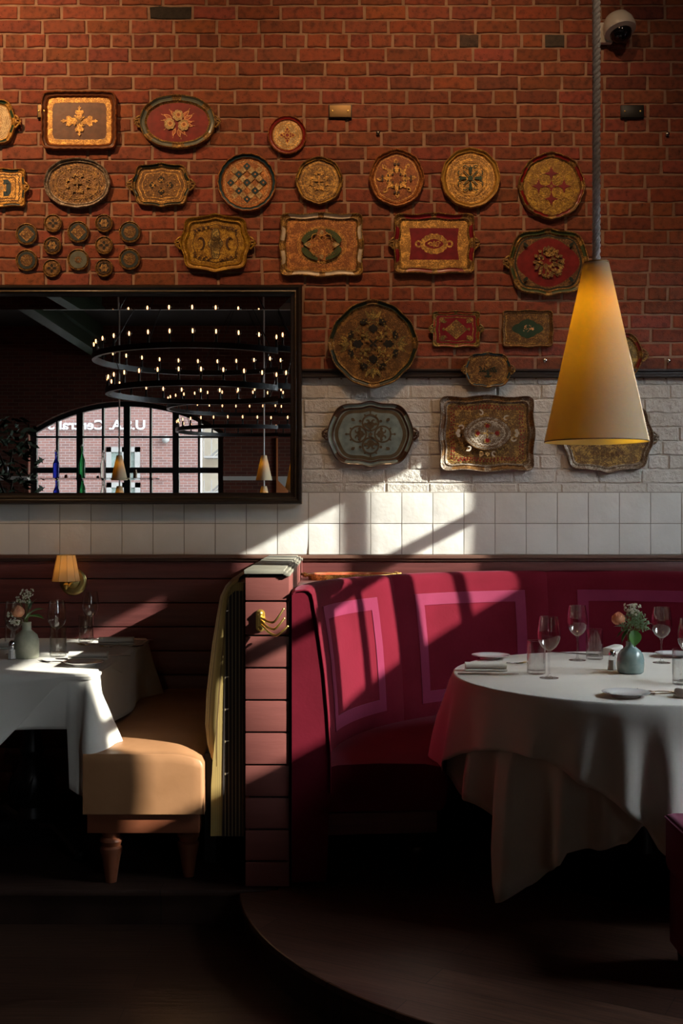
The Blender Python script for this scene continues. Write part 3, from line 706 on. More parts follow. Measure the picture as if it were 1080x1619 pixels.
def m_green(M, inner, a, b):
    for r in (.92, .84): M.loop(scale(inner, r), .0018, 4)
    M.beads(scale(inner, .88), .009, .0016, 4)
    M.loop([at(a*.72, q) for q in sym(8, pi/8)], .002, 4)
    M.circle(0, 0, a*.10, 5)
    for an in sym(4): M.petal(*at(a*.14, an), an, a*.40, a*.10, 5); M.petal(*at(a*.36, an), an+.8, a*.15, a*.06, 5); M.petal(*at(a*.36, an), an-.8, a*.15, a*.06, 5)
    for an in sym(4, pi/4):
        M.ribbon([at(a*.10, an), at(a*.42, an)], a*.03, 5)
        for k in (-1, 1): M.curl(*at(a*.46, an+k*.34), an-k*.4, a*.11, a*.03, 5, k)
def m_quad(M, inner, a, b):
    for an in sym(4, pi/4): M.ring(*at(a*.34, an), a*.235, .0022, 4); M.curl(*at(a*.34, an), an, a*.12, .0026, 4)
    for an in sym(8, pi/8): M.ring(*at(a*.70, an), a*.19, .0018, 4)
    for an in sym(5, pi/2)[:0]: pass
    for x, y in ((0,.46),(0,-.46),(.46,0),(-.46,0),(0,0)):
        r = a*(.27 if (x, y) != (0,0) else .24); pts = []
        for i in range(16):
            q = 2*pi*i/16; k = r*(1 if i % 4 == 0 else (.46 if i % 2 else .36)); pts.append((x*a+k*cos(q), y*a+k*sin(q)))
        M.shape(pts, 5)
    M.circle(0, 0, a*.05, 2)
def m_amber(M, inner, a, b):
    M.loop(scale(inner, .80, .84), .0022, 4)
    pts = []
    for i in range(25): t = -1+2*i/24; pts.append((a*(.20+.06*cos(pi*t*2)-.18*max(0, abs(t)-.62)/.38), b*.68*t))
    left = [(-x, y) for x, y in pts[::-1]]
    M.shape(pts+left, 5); M.loop(pts+left, .002, 4)
    for i in range(-4, 5):
        M.ribbon([(-a*.17, b*(.07*i-.1)), (a*.17, b*(.07*i+.1))], .0011, 4); M.ribbon([(a*.17, b*(.07*i-.1)), (-a*.17, b*(.07*i+.1))], .0011, 4)
    for sx in (-1, 1):
        pts = [(sx*a*(.52+.12*cos(q)), b*.26*sin(q)) for q in [(.6+i*.23) for i in range(20)]]
        M.ribbon(pts, lambda t: .006*sin(pi*t)+.001, 4)
        for sy in (-1, 1):
            for k in range(4): M.curl(sx*a*(.18+.16*k), sy*b*(.72-.05*k), .5*k, b*.085, .003, 4, sx*sy); M.petal(sx*a*(.2+.16*k), sy*b*(.70-.05*k), (0 if sx > 0 else pi)+sy*sx*.5, b*.16, b*.06, 4)
            M.curl(sx*a*.70, sy*b*.42, 1.5*sy, b*.1, .003, 4, -sx*sy)
def m_oval_laurel(M, inner, a, b):
    for r, w in ((.93, .0016), (.70, .0024), (.66, .0012), (.63, .0018)): 
        if r == .93: M.loop(scale(inner, r), w, 4)
        else: M.ring(0, 0, 1, w, 4, 60, a*r, b*r*1.06)
    M.beads([(a*.665*cos(q), b*.70*sin(q)) for q in sym(140)], .007, .0013, 4)
    for sx in (-1, 1):
        for sy in (-1, 1):
            for k in range(8):
                q = .18+k*.145; x, y = a*.52*cos(q)*sx, b*.52*sin(q)*sy
                M.petal(x, y, atan2(y, x)+sx*sy*1.1, b*.19, b*.105, 5); M.petal(x, y, atan2(y, x)-sx*sy*2.4, b*.13, b*.08, 5)
    M.loop([(a*.40*cos(q)*(1+.14*cos(6*q)), b*.42*sin(q)*(1+.14*cos(6*q))) for q in sym(60)], .0022, 4)
    for an in (0, pi): M.petal(a*.30*cos(an), 0, an, a*.22, b*.15, 6)
    for an in (pi/2, -pi/2): M.petal(0, b*.40*sin(an), an, b*.20, b*.14, 6)
    for an in sym(8): M.curl(a*.2*cos(an), b*.25*sin(an), an, b*.10, .0024, 4)
def m_red(M, inner, a, b):
    w = [(a*.74*(1 if c > 0 else -1)*min(1, abs(c)*1.5)*(1-.05*cos(3*s_)), b*.70*(1 if s_ > 0 else -1)*min(1, abs(s_)*1.5)) for c, s_ in [(cos(q), sin(q)) for q in sym(72, .02)]]
    M.shape(w, 5); M.loop(w, .0022, 4)
    M.shape([(a*.40*cos(q)*(1+.03*cos(14*q)), b*.44*sin(q)*(1+.04*cos(14*q))) for q in sym(84)], 4)
    M.shape([(a*.28*cos(q), b*.22*sin(q)*(1-.3*abs(cos(q)))) for q in sym(40)], 5)
    for sx in (-1, 1):
        M.ring(sx*a*.46, 0, b*.12, .006, 4); M.curl(sx*a*.10, b*.02, 0, b*.11, .005, 4, sx); M.curl(sx*a*.10, -b*.02, pi, b*.11, .005, 4, sx)
    M.petal(0, -b*.16, pi/2, b*.32, b*.10, 4)
    for q in sym(20): M.curl(a*.34*cos(q), b*.36*sin(q), q, b*.05, .0016, 6)
def m_bouquet(M, inner, a, b):
    M.loop(scale(inner, .96), .004, 6)
    M.shape([(a*.86*cos(q)*(1+.05*cos(4*q)), b*.84*sin(q)*(1+.05*cos(4*q))) for q in sym(72)], 5)
    random.seed(3)
    for i in range(90):
        q = rnd(0, 2*pi); r = sqrt(rnd(0, 1))*b*.46; M.petal(r*cos(q)*1.05, r*sin(q), q+rnd(-1, 1), b*rnd(.12, .22), b*rnd(.05, .09), 4)
    for q in sym(14): M.petal(b*.42*cos(q), b*.42*sin(q), q, b*.16, b*.09, 4)
    for sx in (-1, 1):
        for sy in (-1, 1): M.circle(sx*a*.64, sy*b*.60, b*.06, 6); M.petal(sx*a*.64, sy*b*.60, atan2(sy, sx), b*.15, b*.09, 6)
def m_big(M, inner, a, b):
    M.ring(0, 0, a*.58, a*.022, 4, 60)
    for an in sym(4):
        x, y = at(a*.40, an)
        M.shape([(x+a*.115*cos(q+an)*(1 if abs(cos(q)) < .9 else 1.25), y+a*.115*sin(q+an)*(.9+.2*cos(6*q))) for q in sym(24)], 5)
        for k in (-1, 0, 1): M.petal(*at(a*.66, an+k*.14), an+k*.5, a*.26, a*.06, 4)
        for k in (-2, -1, 0, 1, 2): M.petal(*at(a*.62, an), an+k*.32, a*.24, a*.035, 6)
        for k in (-1, 1): M.curl(*at(a*.24, an+k*.5), an, a*.12, a*.022, 4, k); M.curl(*at(a*.5, an+k*.32), an, a*.08, a*.02, 4, -k)
    for an in sym(8, pi/8):
        for k in (-1, 0, 1): M.petal(*at(a*.56, an), an+k*.7, a*.16, a*.075, 5)
        for k in range(3): M.circle(*at(a*(.60+.05*k), an+.1*(k-1)), a*.02, 4, 8)
    for an in sym(4, pi/4):
        for k in range(5): M.petal(*at(a*(.14+.08*k), an+.05*(-1)**k), an+.6*(-1)**k, a*.11, a*.05, 4)
        M.petal(0, 0, an, a*.16, a*.05, 5)
def m_smallred(M, inner, a, b):
    M.loop(scale(inner, .84), .0026, 4)
    dia = lambda k: [(a*k*1.05, 0), (0, b*k*1.3), (-a*k*1.05, 0), (0, -b*k*1.3)]
    M.shape(dia(.55), 4); 
    for k in (.42, .26, .12): M.loop(dia(k), .0016, 5)
    for an in sym(12): M.circle(a*.36*cos(an), b*.40*sin(an), .0018, 5, 6)
    for sx in (-1, 1):
        for sy in (-1, 1): M.petal(sx*a*.80, sy*b*.74, atan2(-sy*b, -sx*a), b*.5, b*.26, 4); M.curl(sx*a*.58, sy*b*.62, 0, b*.14, .003, 4, sx*sy)
        M.petal(sx*a*.56, 0, 0 if sx > 0 else pi, b*.22, b*.2, 4)
def m_greenfield(M, inner, a, b):
    M.shape([(a*.68*cos(q)*(1+.10*cos(4*q)), b*.60*sin(q)*(1+.12*cos(4*q)+.04*cos(12*q))) for q in sym(96)], 5)
    random.seed(5)
    for i in range(26):
        q = rnd(0, 2*pi); r = sqrt(rnd(0, 1)); M.circle(a*.30*r*cos(q), b*.24*r*sin(q), b*rnd(.025, .06), 6 if i % 3 else 7, 8)
    for q in sym(18): M.curl(a*.80*cos(q), b*.80*sin(q), q, b*.09, .003, 4)
def m_bluetray(M, inner, a, b):
    M.loop(scale(inner, .93), .003, 4); M.loop(scale(inner, .74), .002, 4)
    for q in sym(20): M.petal(a*.80*cos(q), b*.80*sin(q), q+pi/2, b*.14, b*.06, 4)
    for sx in (-1, 1):
        for k in range(3): M.curl(sx*a*(.14+.14*k), b*.04*k, k, b*.15, .004, 5, sx); M.petal(sx*a*(.1+.12*k), -b*.05, -.6 if sx > 0 else pi+.6, b*.22, b*.09, 5)
    M.petal(0, -b*.60, pi/2, b*.7, b*.16, 5); M.fleur(0, b*.15, pi/2, b*.45, 4)
    for k in (-1, 1): M.petal(0, -b*.5, pi/2+k*1.3, b*.3, b*.12, 5)
def m_teal(M, inner, a, b):
    M.loop(scale(inner, .92), .011, 4)
    for an, dx, dy in ((0, .33, 0), (pi, -.33, 0), (pi/2, 0, .43), (-pi/2, 0, -.43)):
        x, y = dx*a, dy*b; r = b*.30
        M.ring(x, y, r, .0055, 4); M.fleur(x-r*.9*cos(an), y-r*.9*sin(an), an, r*1.1, 4)
        for k in (-1, 1):
            M.curl(x+r*.5*cos(an+k*1.2), y+r*.5*sin(an+k*1.2), an+k*2.2, r*.44, .009, 4, k)
            M.petal(x+r*1.0*cos(an+k*.62), y+r*1.0*sin(an+k*.62), an+k*.75, r*.36, r*.2, 4)
        M.ribbon([(x+r*cos(an), y+r*sin(an)), (x+r*1.6*cos(an), y+r*1.6*sin(an))], .004, 4); M.circle(x+r*1.5*cos(an), y+r*1.5*sin(an), r*.16, 4, 8)
    for an in sym(4, pi/4): x, y = a*.34*cos(an)*1.15, b*.60*sin(an)*1.15; M.circle(x, y, b*.055, 4); M.petal(a*.70*cos(an)*1.05, b*.80*sin(an)*1.05, atan2(-sin(an)*b, -cos(an)*a), b*.18, b*.1, 4)
    M.shape([(b*.09*cos(q), b*.09*sin(q)) for q in sym(4)], 4)
def m_bigrect(M, inner, a, b):
    for (rx, ry) in ((.95, .94), (.78, .72)): M.loop(scale(inner, rx, ry), .0018, 5)
    for k in (.835, .90): M.beads(scale(inner, k, k-.01), .014, .0046, 6)
    M.beads(scale(inner, .868, .86), .008, .0018, 5)
    eye = [(a*.62*cos(q), b*.56*sin(q)*(1-.22*abs(cos(q))**3)) for q in sym(60)]
    M.shape(scale(eye, 1.0), 5); M.shape(scale(eye, .955), 4); M.loop(scale(eye, .80), .0022, 5)
    M.loop([(x*(.70+.035*cos(24*i/60*2*pi)), y*(.70+.05*cos(24*i/60*2*pi))) for i, (x, y) in enumerate(eye)], .0022, 7)
    for q in (0, pi/2, pi, 3*pi/2):
        x, y = a*.24*cos(q), b*.24*sin(q)
        for k in (-1, 1): M.circle(x+b*.055*cos(q+k*1.0), y+b*.055*sin(q+k*1.0), b*.075, 2, 12)
        M.circle(x, y, b*.07, 6, 12); M.petal(0, 0, q, a*.2 if abs(cos(q)) > .5 else b*.2, b*.05, 2)
    for q in sym(12, pi/12):
        x, y = a*.66*cos(q), b*.68*sin(q); M.curl(x, y, q, b*.10, .006, 7 if int(q*6/pi) % 2 else 5, 1 if sin(2*q) > 0 else -1); M.petal(x, y, q, b*.1, b*.06, 5)
    for sx in (-1, 1):
        for k in (-1, 0, 1): M.circle(sx*a*(.72+.03*(k == 0)), b*.075*k, b*.06, 7, 12)
    for sy in (-1, 1): M.fleur(0, sy*b*.60, sy*pi/2, b*.20, 2)
    for sx in (-1, 1):
        for sy in (-1, 1):
            for k in range(4): M.curl(sx*a*(.80+.03*(k % 2)), sy*b*(.78+.05*(k//2)), k, b*.06, .003, 5)
def m_waves(M, inner, a, b):
    for k in (.92, .84, .76, .68): M.loop([(x*k*(1+.012*sin(i*1.2)), y*k*(1+.012*sin(i*1.2))) for i, (x, y) in enumerate(inner)], .0022, 4)
    for an in sym(6): M.petal(0, 0, an, b*.45, b*.16, 5)
def m_block(M, inner, a, b):
    z = lambda k: [(x*k*(1+.03*((i//2) % 2)), y*k*(1+.03*((i//2) % 2))) for i, (x, y) in enumerate(inner)]
    M.loop(z(.88), .0028, 4); M.loop(z(.70), .002, 4)
    for sx in (-1, 1):
        M.ribbon([(sx*a*.10, b*.40), (sx*a*.30, b*.40), (sx*a*.36, b*.30), (sx*a*.36, -b*.30), (sx*a*.30, -b*.40), (sx*a*.10, -b*.40)], b*.22, 5)
    M.circle(0, 0, b*.16, 6)
def m_lobby(M, inner, a, b):      # pale gold tray half hidden by the lamp
    M.loop(scale(inner, .93), .002, 5)
    for sx in (-1, 1):
        for sy in (-1, 1): M.fleur(sx*a*.66, sy*b*.66, atan2(sy, sx), b*.22, 5); M.curl(sx*a*.3, sy*b*.45, 0, b*.12, .004, 5, sx*sy)
    for k in range(-3, 4): M.petal(a*.1*k, -b*.48, -pi/2+.3*k, b*.24, b*.12, 5); M.petal(a*.1*k, b*.48, pi/2-.3*k, b*.24, b*.12, 5)
    for q in sym(12): M.curl(a*.4*cos(q), b*.4*sin(q), q, b*.1, .004, 5)
gb, ga, gd, gp, gc, gbr, sv, go = 'gold_bright', 'gold_amber', 'gold_dull', 'gold_pale', 'gold_copper', 'gold_brown', 'silver_worn', 'gold_olive'
SH = [(0, 9), (180, 9), (38, 8), (142, 8), (218, 8), (322, 8), (90, 6), (270, 6)]
CR = [(35, 9), (145, 9), (215, 9), (325, 9), (90, 5), (270, 5), (0, 7), (180, 7)]
tray(-22, 191, 92, 76, 'cart', [gb, 'paint_green', gp, gp, 'paint_cream', 'paint_moss'], 'green rimmed cream tray cut off by the top left picture edge', m_waves, G, 'R', .045, breaks=CR)
tray(124, 189, 119, 92, 'rect_wave', ['gold_red', 'paint_brown', 'paint_brown', gb, gb, 'gold_dull'], 'brown rectangular tray with gold border and gilded snowflake motif', m_snow, G, floor_band=.026)
tray(280, 191, 122, 86, 'oval_wave', [gd, 'paint_sage', 'paint_red', gd, 'paint_rose', 'paint_rust', gp, 'paint_ochre'], 'red oval tray painted with three roses in a grey-green rim', m_rose, G, 'LR', .042, breaks=[(90, 9), (270, 11), (36, 7), (144, 7), (216, 7), (324, 7)], rimw=.026)
tray(454, 211.5, 61, 61, 'round_wave', [gc, 'paint_red', gp, gp, gb, 'paint_red'], 'small round tray with red rim and four-pointed star', m_star, G, rimw=.024)
tray(0, 295, 77, 60, 'rect_lobed', [gb, 'paint_blue', gb, gb, 'paint_dbrown', 'paint_blue', gp], 'gold and blue square tray cut off by the left picture edge', m_block, G, 'R', .04, breaks=CR)
tray(121, 288, 106, 80, 'oval_wave', [sv, sv, gbr, gd, gd, 'paint_dbrown'], 'silver-rimmed oval tray with beaded edge under the snowflake tray', m_filigree(5, 4, 5), G, breaks=[(45, 6), (135, 6), (225, 6), (315, 6)], rimw=.018)
tray(254, 291, 94, 70, 'cart_shoulder', [gd, 'paint_deep', gbr, gd, gb, 'paint_black'], 'dark green shaped tray with four black clover leaves', m_clover, G, 'LR', .042, breaks=CR)
tray(390, 287, 93, 92, 'round_wave', [gc, 'paint_blue', gc, gc, gp, 'paint_blue', 'gold_red'], 'round tray with dark blue rim and diamond checker pattern', m_checker, G, rimw=.018)
tray(504.5, 284, 76, 76, 'round_lobe8', [gd, 'paint_ochre', gd, gb, gb, gd], 'plain pale gold round tray, smallest of its row', m_filigree(5, 4), G, breaks=[(k*45, 7) for k in range(8)], rimw=.016)
tray(627.5, 280, 88, 91, 'round_lobe8', [gc, gc, 'gold_red', gc, gb, 'paint_dbrown'], 'copper coloured round tray densely covered in scrolls', m_copper, G, rimw=.016)
tray(744.5, 280, 94, 95, 'round_scallop', [gb, 'paint_ochre', gb, gb, gd, 'paint_green'], 'scalloped gold round tray with green cross ornament', m_green, G, rimw=.018)
tray(873, 292.5, 106, 107, 'round_lobe8', [gd, 'paint_red', ga, ga, gb, 'paint_red'], 'amber round tray with red rim and five red diamond stars', m_quad, G, breaks=[(k*45, 7) for k in range(8)], rimw=.020)
tray(340, 383.5, 112, 92, 'cart_shoulder', [ga, ga, ga, ga, 'paint_dbrown', 'gold_olive'], 'yellow amber tray with an urn and scrolls, just above the mirror', m_amber, G, 'LR', .045, rimw=.024)
tray(508.5, 386, 132, 100, 'rect_lobed', [gd, 'paint_white', 'gold_copper', gc, gb, 'paint_moss', gp], 'white and gold rimmed tray with oval wreath of dark leaves', m_oval_laurel, G, breaks=CR, rimw=.024)
tray(687, 384, 128, 95, 'rect_lobed', [gd, 'paint_crimson', gb, gb, gb, 'paint_crimson', gd], 'crimson tray with broad gold border and gold oval medallion', m_red, G, 'LR', .045, breaks=CR, rimw=.024)
tray(868, 413.5, 128, 106, 'cart', [gd, 'paint_moss', gbr, gbr, gd, 'paint_red', 'paint_deep'], 'dark shaped tray with gold bouquet on red, left of the lamp cord', m_bouquet, G, 'L', .045, breaks=CR, rimw=.020)
tray(590, 544, 141, 138, 'round_bracket', [gd, 'paint_deep', gbr, gbr, 'gold_olive', 'paint_black', 'gold_olive'], 'largest round tray, dark green rim, straddling the brown rail', m_big, G, breaks=[(0, 8), (90, 8), (180, 8), (270, 8)], rimw=.022, yo=-.038)
tray(722, 519.5, 76, 57, 'rect_lobed', [go, 'paint_rust', 'paint_crimson', go, go, 'paint_crimson'], 'small red tray with gold diamond lattice', m_smallred, G, 'LR', .034, breaks=CR, rimw=.020)
tray(835.5, 518.5, 80, 58, 'rect_lobed', [gd, gbr, gbr, gd, gd, 'paint_green', 'paint_rose', 'paint_tan'], 'small gold tray with dark green field and tiny flowers', m_greenfield, G, rimw=.020)
tray(771.5, 585, 74, 56, 'cart', [gd, 'paint_blue', gbr, gd, gd, 'paint_deep'], 'small oval blue rimmed tray on the brown rail', m_bluetray, G, 'LR', .034, breaks=CR, rimw=.018, yo=-.038)
tray(965, 561, 106, 76, 'cart', [gd, 'paint_red', 'gold_olive', gp, gd, 'paint_moss'], 'cream tray with red rim peeking out right of the lamp shade', m_waves, G, 'LR', .045, breaks=CR)
tray(586, 686, 138, 104, 'cart', ['paint_dbrown', 'paint_teal', 'paint_teal', 'paint_teal', 'paint_umber'], 'blue-grey shaped tray with brown scrolled ovals on white brick', m_teal, G, 'LR', .045, breaks=[(38, 9), (142, 9), (218, 9), (322, 9)], rimw=.022)
tray(770.5, 685, 150, 119, 'rect_lobed', [sv, gbr, 'gold_dull', ga, 'silver_worn', 'gold_brown', 'paint_red', 'paint_white'], 'large gold rectangular tray with eye-shaped medallion on white brick', m_bigrect, G, breaks=CR, rimw=.026, lip=.032)
tray(962, 692, 146, 110, 'cart_shoulder', [sv, sv, gd, gd, gb, gbr], 'silver and gold shaped tray half hidden below the lamp shade', m_lobby, G, 'LR', .045, breaks=CR, rimw=.022)
# --- coasters
def coaster(px, py, r, kind, label):
    mats = [gd, gbr, 'paint_slate' if kind in 'dbw' else ('paint_sage' if kind == 'p' else gbr), gd, gbr, 'paint_black', gd]
    if kind == 'f': mats[2] = 'paint_black'
    def mo(M, inner, a, b):
        if kind == 'd':
            M.shape([at(a*.88, q) for q in sym(4)], 4); M.loop([at(a*.78, q) for q in sym(4)], .0016, 6)
            for q in sym(4): M.circle(*at(a*.3, q), a*.1, 6); M.circle(*at(a*.3, q+pi/4), a*.05, 5)
        elif kind in 'bw':
            M.shape([at(a*(.62+.1*(i % 2)), 2*pi*i/24) for i in range(24)], 4)
            for q in sym(12): M.petal(*at(a*.45, q), q, a*.3, a*.14, 4)
            for q in sym(8): M.curl(*at(a*.3, q), q, a*.14, a*.05, 6)
        elif kind == 's':
            for q in sym(4, 0): M.petal(*at(a*.12, q), q, a*.62, a*.34, 5)
            M.circle(0, 0, a*.16, 6); M.ring(0, 0, a*.85, a*.04, 6)
        elif kind == 'f':
            for q in sym(6): M.petal(*at(a*.08, q), q, a*.62, a*.40, 6); M.ribbon([at(a*.2, q), at(a*.6, q)], a*.05, 4)
            M.ring(0, 0, a*.86, a*.05, 4)
        elif kind == 'p':
            for q in sym(12): M.petal(*at(a*.1, q), q, a*.4, a*.1, 4)
    return tray(px, py, 2*r, 2*r, 'oval', mats, label, mo, 'small round coasters above the mirror', lip=.02, rimw=.012, name='painted_coaster', cat='coaster')
cp = 'small round wall coaster '
for a in ((40,368.5,17,'d',cp+'with diamond motif, upper of the far left pair'), (82,351,14,'s',cp+'with black four-petal star at the top left'), (81,386.5,14,'f',cp+'dark with flower rosette, middle of the left three'),
          (40,410,17,'b',cp+'with bronze rosette below the far left diamond one'), (80,422.5,14,'s',cp+'with black four-petal star, lowest of the left three'), (122,365,17,'d',cp+'with diamond motif in the middle column'),
          (122,409,17,'p',cp+'plain blue-grey, lower of the middle pair'), (163,351,14,'f',cp+'with bright flower rosette at the top right'), (163,386,14,'s',cp+'with black four-petal star, middle of the right three'),
          (163,422,14,'f',cp+'dark with flower rosette, lowest of the right three'), (204,365,17,'b',cp+'with bronze rosette, upper of the far right pair'), (203.5,408,17,'w',cp+'with bronze rosette, lower of the far right pair')):
    coaster(*a)
# --- other small things fixed to the wall
def wallplate(px, py, w, h, m, label):
    s = F/5.52; b = MB(); b.box((-w/2/s-.004, -.010, -h/2/s-.004), (w/2/s+.004, 0, h/2/s+.004), 1, .001); b.box((-w/2/s, -.016, -h/2/s), (w/2/s, -.008, h/2/s), 0, .002)
    p = W(px, py, 5.52); o = b.build('wall_plate', [m, 'black_metal'], loc=(p.x, -.008, p.z)); tag(o, label, 'blank plate')
    for k in (-1, 1):
        c = MB(); c.lathe([(0.0001,0), (.0045,0), (.0045,.002), (.003,.0035), (.0001,.004)], 12); c.build('screw', 'brass', o, loc=(k*w/2/s*.72, -.016, 0), rot=(pi/2,0,0))
wallplate(538, 176, 34, 19, 'plate_brass', 'brass blank cover plate on the brick above the copper tray')
wallplate(1000, 176.5, 34, 19, 'plate_dark', 'dark blank cover plate on the brick right of the lamp cord')
wallplate(66, 176, 12, 20, 'plate_brass', 'brass cover plate mostly hidden behind the snowflake tray')
def wallscrew(px, py, label):
    p = W(px, py, 5.52); b = MB(); b.lathe([(.0001,-.012), (.0055,-.012), (.0055,.004), (.010,.004), (.010,.007), (.006,.010), (.0001,.011)], 16)
    tag(b.build('wall_screw', 'screw', loc=(p.x, -.012, p.z), rot=(pi/2,0,0)), label, 'screw', 'bare steel fixings left in the brick')
for a in ((598,209.5,'steel wall screw above the copper round tray'), (1056,211.5,'steel wall screw at the upper right edge'), (862,569.5,'steel wall screw left of the lamp shade above the rail'), (1058,570,'steel wall screw right of the lamp shade above the rail')): wallscrew(*a)
# ------------------------------------------------------------ mirror
YM = -.052
mx0, mx1 = W(-230, 0, D0-.07).x, W(477, 0, D0-.07).x; mz0, mz1 = z_at(797, D0-.07), z_at(450, D0-.07)
mr = thing('wall_mirror', 'large rectangular mirror in a dark wooden frame with a thin gold line', 'mirror', ((mx0+mx1)/2, 0, mz0))
ox, oz = (mx0+mx1)/2, mz0
def frame_ring(b, prof, m):
    """mitred frame: profile of (inset, depth)"""
    cs = ((mx0, mz0, 1, 1), (mx1, mz0, -1, 1), (mx1, mz1, -1, -1), (mx0, mz1, 1, -1))
    rows = [[(x+sx*i-ox, -d, z+sz*i-oz) for (x, z, sx, sz) in cs] for i, d in prof]
    b.grid(rows, closed_u=True, mf=m)
b = MB(); pr = [(0,.012), (0,.066), (.004,.072), (.014,.072), (.018,.066), (.024,.062), (.030,.066), (.0312,.066), (.036,.062), (.040,.050), (.052,.047), (.057,.040)]
frame_ring(b, pr, lambda i, j: 1 if i == 6 else 0)
b.build('frame', ['mirror_frame', 'gold_line'], mr)
b = MB(); bw = .060; s0 = .055
def rect(i, y): return [(mx0+i-ox, y, mz0+i-oz), (mx1-i-ox, y, mz0+i-oz), (mx1-i-ox, y, mz1-i-oz), (mx0+i-ox, y, mz1-i-oz)]
R = rect(s0+bw, -.046); b.poly(R)
b.grid([rect(s0, -.04715), R], closed_u=True)
b.build('mirror_glass', 'mirror_glass', mr, smooth=0)
b = MB(); b.box((mx0+.02-ox, -.03, .02), (mx1-.02-ox, -.010, mz1-mz0-.02)); b.build('backing', 'black_metal', mr)
# ------------------------------------------------------------ pillar between the booths
PX0, PX1, PY0 = W(388,0,4.11).x, W(457,0,4.11).x, -1.43
pt = thing('partition', 'red-brown plank partition with a worn grey cap between the two booths', 'partition', ((PX0+PX1)/2, PY0, PZ))
pcx = (PX0+PX1)/2
def pl_(p): return (p[0]-pcx, p[1]-PY0, p[2]-PZ)
def zp(py): return z_at(py, 4.11)
edges = [zp(911), zp(950.5), zp(1005), zp(1056), zp(1107), zp(1158), zp(1209.5), zp(1260.5), zp(1311.5), zp(1362), PZ]
b = MB(); b.box(pl_((PX0+.012, PY0+.014, PZ)), pl_((PX1-.012, -.033, 1.255)), 1)
for i in range(len(edges)-1): b.box(pl_((PX0, PY0, edges[i+1]+.0035)), pl_((PX1, -.033, edges[i]-.0035)), 0, .0022)
b.build('planks', ['pillar_red', 'black_metal'], pt)
b = MB(); zc1 = 1.277
for k, (y0, y1) in enumerate(((-1.442,-1.25), (-1.247,-1.02), (-1.017,-.80), (-.797,-.56), (-.557,-.30), (-.297,-.034))):
    b.box(pl_((PX0-.004, y0, 1.262)), pl_((PX1-.018-.002*(k % 2), y1, zc1-.001*(k % 2))), 0, .002)
    b.box(pl_((PX1-.020, y0, 1.2575)), pl_((PX1-.008+.002*(k % 2), y1, zc1-.006)), 0, .002); b.box(pl_((PX1-.012, y0, 1.253)), pl_((PX1+.003, y1, zc1-.013)), 0, .002)
b.build('cap', 'cap_wood', pt)
# triple coat hook
hk = thing('coat_hook', 'polished brass coat hook with three arms on the partition', 'coat hook', (W(412,0,4.11).x, PY0, zp(981)))
b = MB(); h = .034
poly = [(.0165*cos(q)*1.0, h*.70*(1 if sin(q) >= 0 else -1)+.0165*sin(q)) for q in sym(28, .01)]
for rr, d0, d1 in ((1, 0, -.006), (.8, -.006, -.010)): b.prism([(x*rr, z*(1 if rr == 1 else .93)) for x, z in poly], d0, d1)
b.build('back_plate', 'brass', hk)
b = MB(); b.tube([(0,-.008,-.026), (0,-.010,.026)], .0075, 12)
for z in (-.026, .026): b.sphere((0,-.010,z), .0095, 12, 8)
b.build('spindle', 'brass', hk)
for k, (z, dx, dz) in enumerate(((.012, .078, .012), (-.002, .080, -.008), (-.016, .092, -.022))):
    b = MB(); pts = []
    for i in range(13):
        t = i/12; x = .004+dx*t*1.05; yy = -.012-.048*sin(pi*min(t*1.0, 1)*.62); zz = z+dz*t-.020*sin(pi*t)+.022*max(0, t-.6)/.4*(t > .6)
        pts.append((x, yy, zz))
    b.tube(pts, [.0052-.0016*i/12 for i in range(13)], 8); b.sphere(pts[-1], .0045, 8, 6); b.build('hook_arm', 'brass', hk)
# ------------------------------------------------------------ striped backrest and leather bench
BY0 = -1.396
bt = thing('banquette', 'tan leather bench with striped mustard upright back beside the partition', 'booth seat', (-.55, BY0, PZ))
def lb(p): return (p[0]+.55, p[1]-BY0, p[2]-PZ)
S_ = F/(D0+BY0)
def ex(px): return (px-540)/S_
def ez(py): return HC-(py-809.5)/S_
prof = [(386,921),(376,921),(366,926),(360,938),(357,960),(354,1000),(350,1040),(347,1080),(344,1120),(341,1160),(337,1195),(334,1240),(333,1322),(386,1322)]
core = [(ex(x), ez(y)) for x, y in prof]
b = MB()
pts0 = [lb((x, BY0, z)) for x, z in core]; pts1 = [lb((x, -.034, z)) for x, z in core]
xs_ = ex(351); X_ = lambda x: x+.55
b.poly([(X_(xs_), pts0[0][1]-.002, ez(1322)-PZ), (X_(ex(386)), pts0[0][1]-.002, ez(1322)-PZ), (X_(ex(386)), pts0[0][1]-.002, ez(934)-PZ), (X_(ex(372)), pts0[0][1]-.002, ez(934)-PZ), (X_(ex(363)), pts0[0][1]-.002, ez(942)-PZ), (X_(xs_+.012), pts0[0][1]-.002, ez(975)-PZ)], 1)
b.poly(pts0, 2); b.grid([pts0, pts1], 0, closed_u=True); b.poly(pts1[::-1], 0)
o = b.build('back_panel', ['stripe_face', 'stripe_end', 'stripe_edge'], bt)
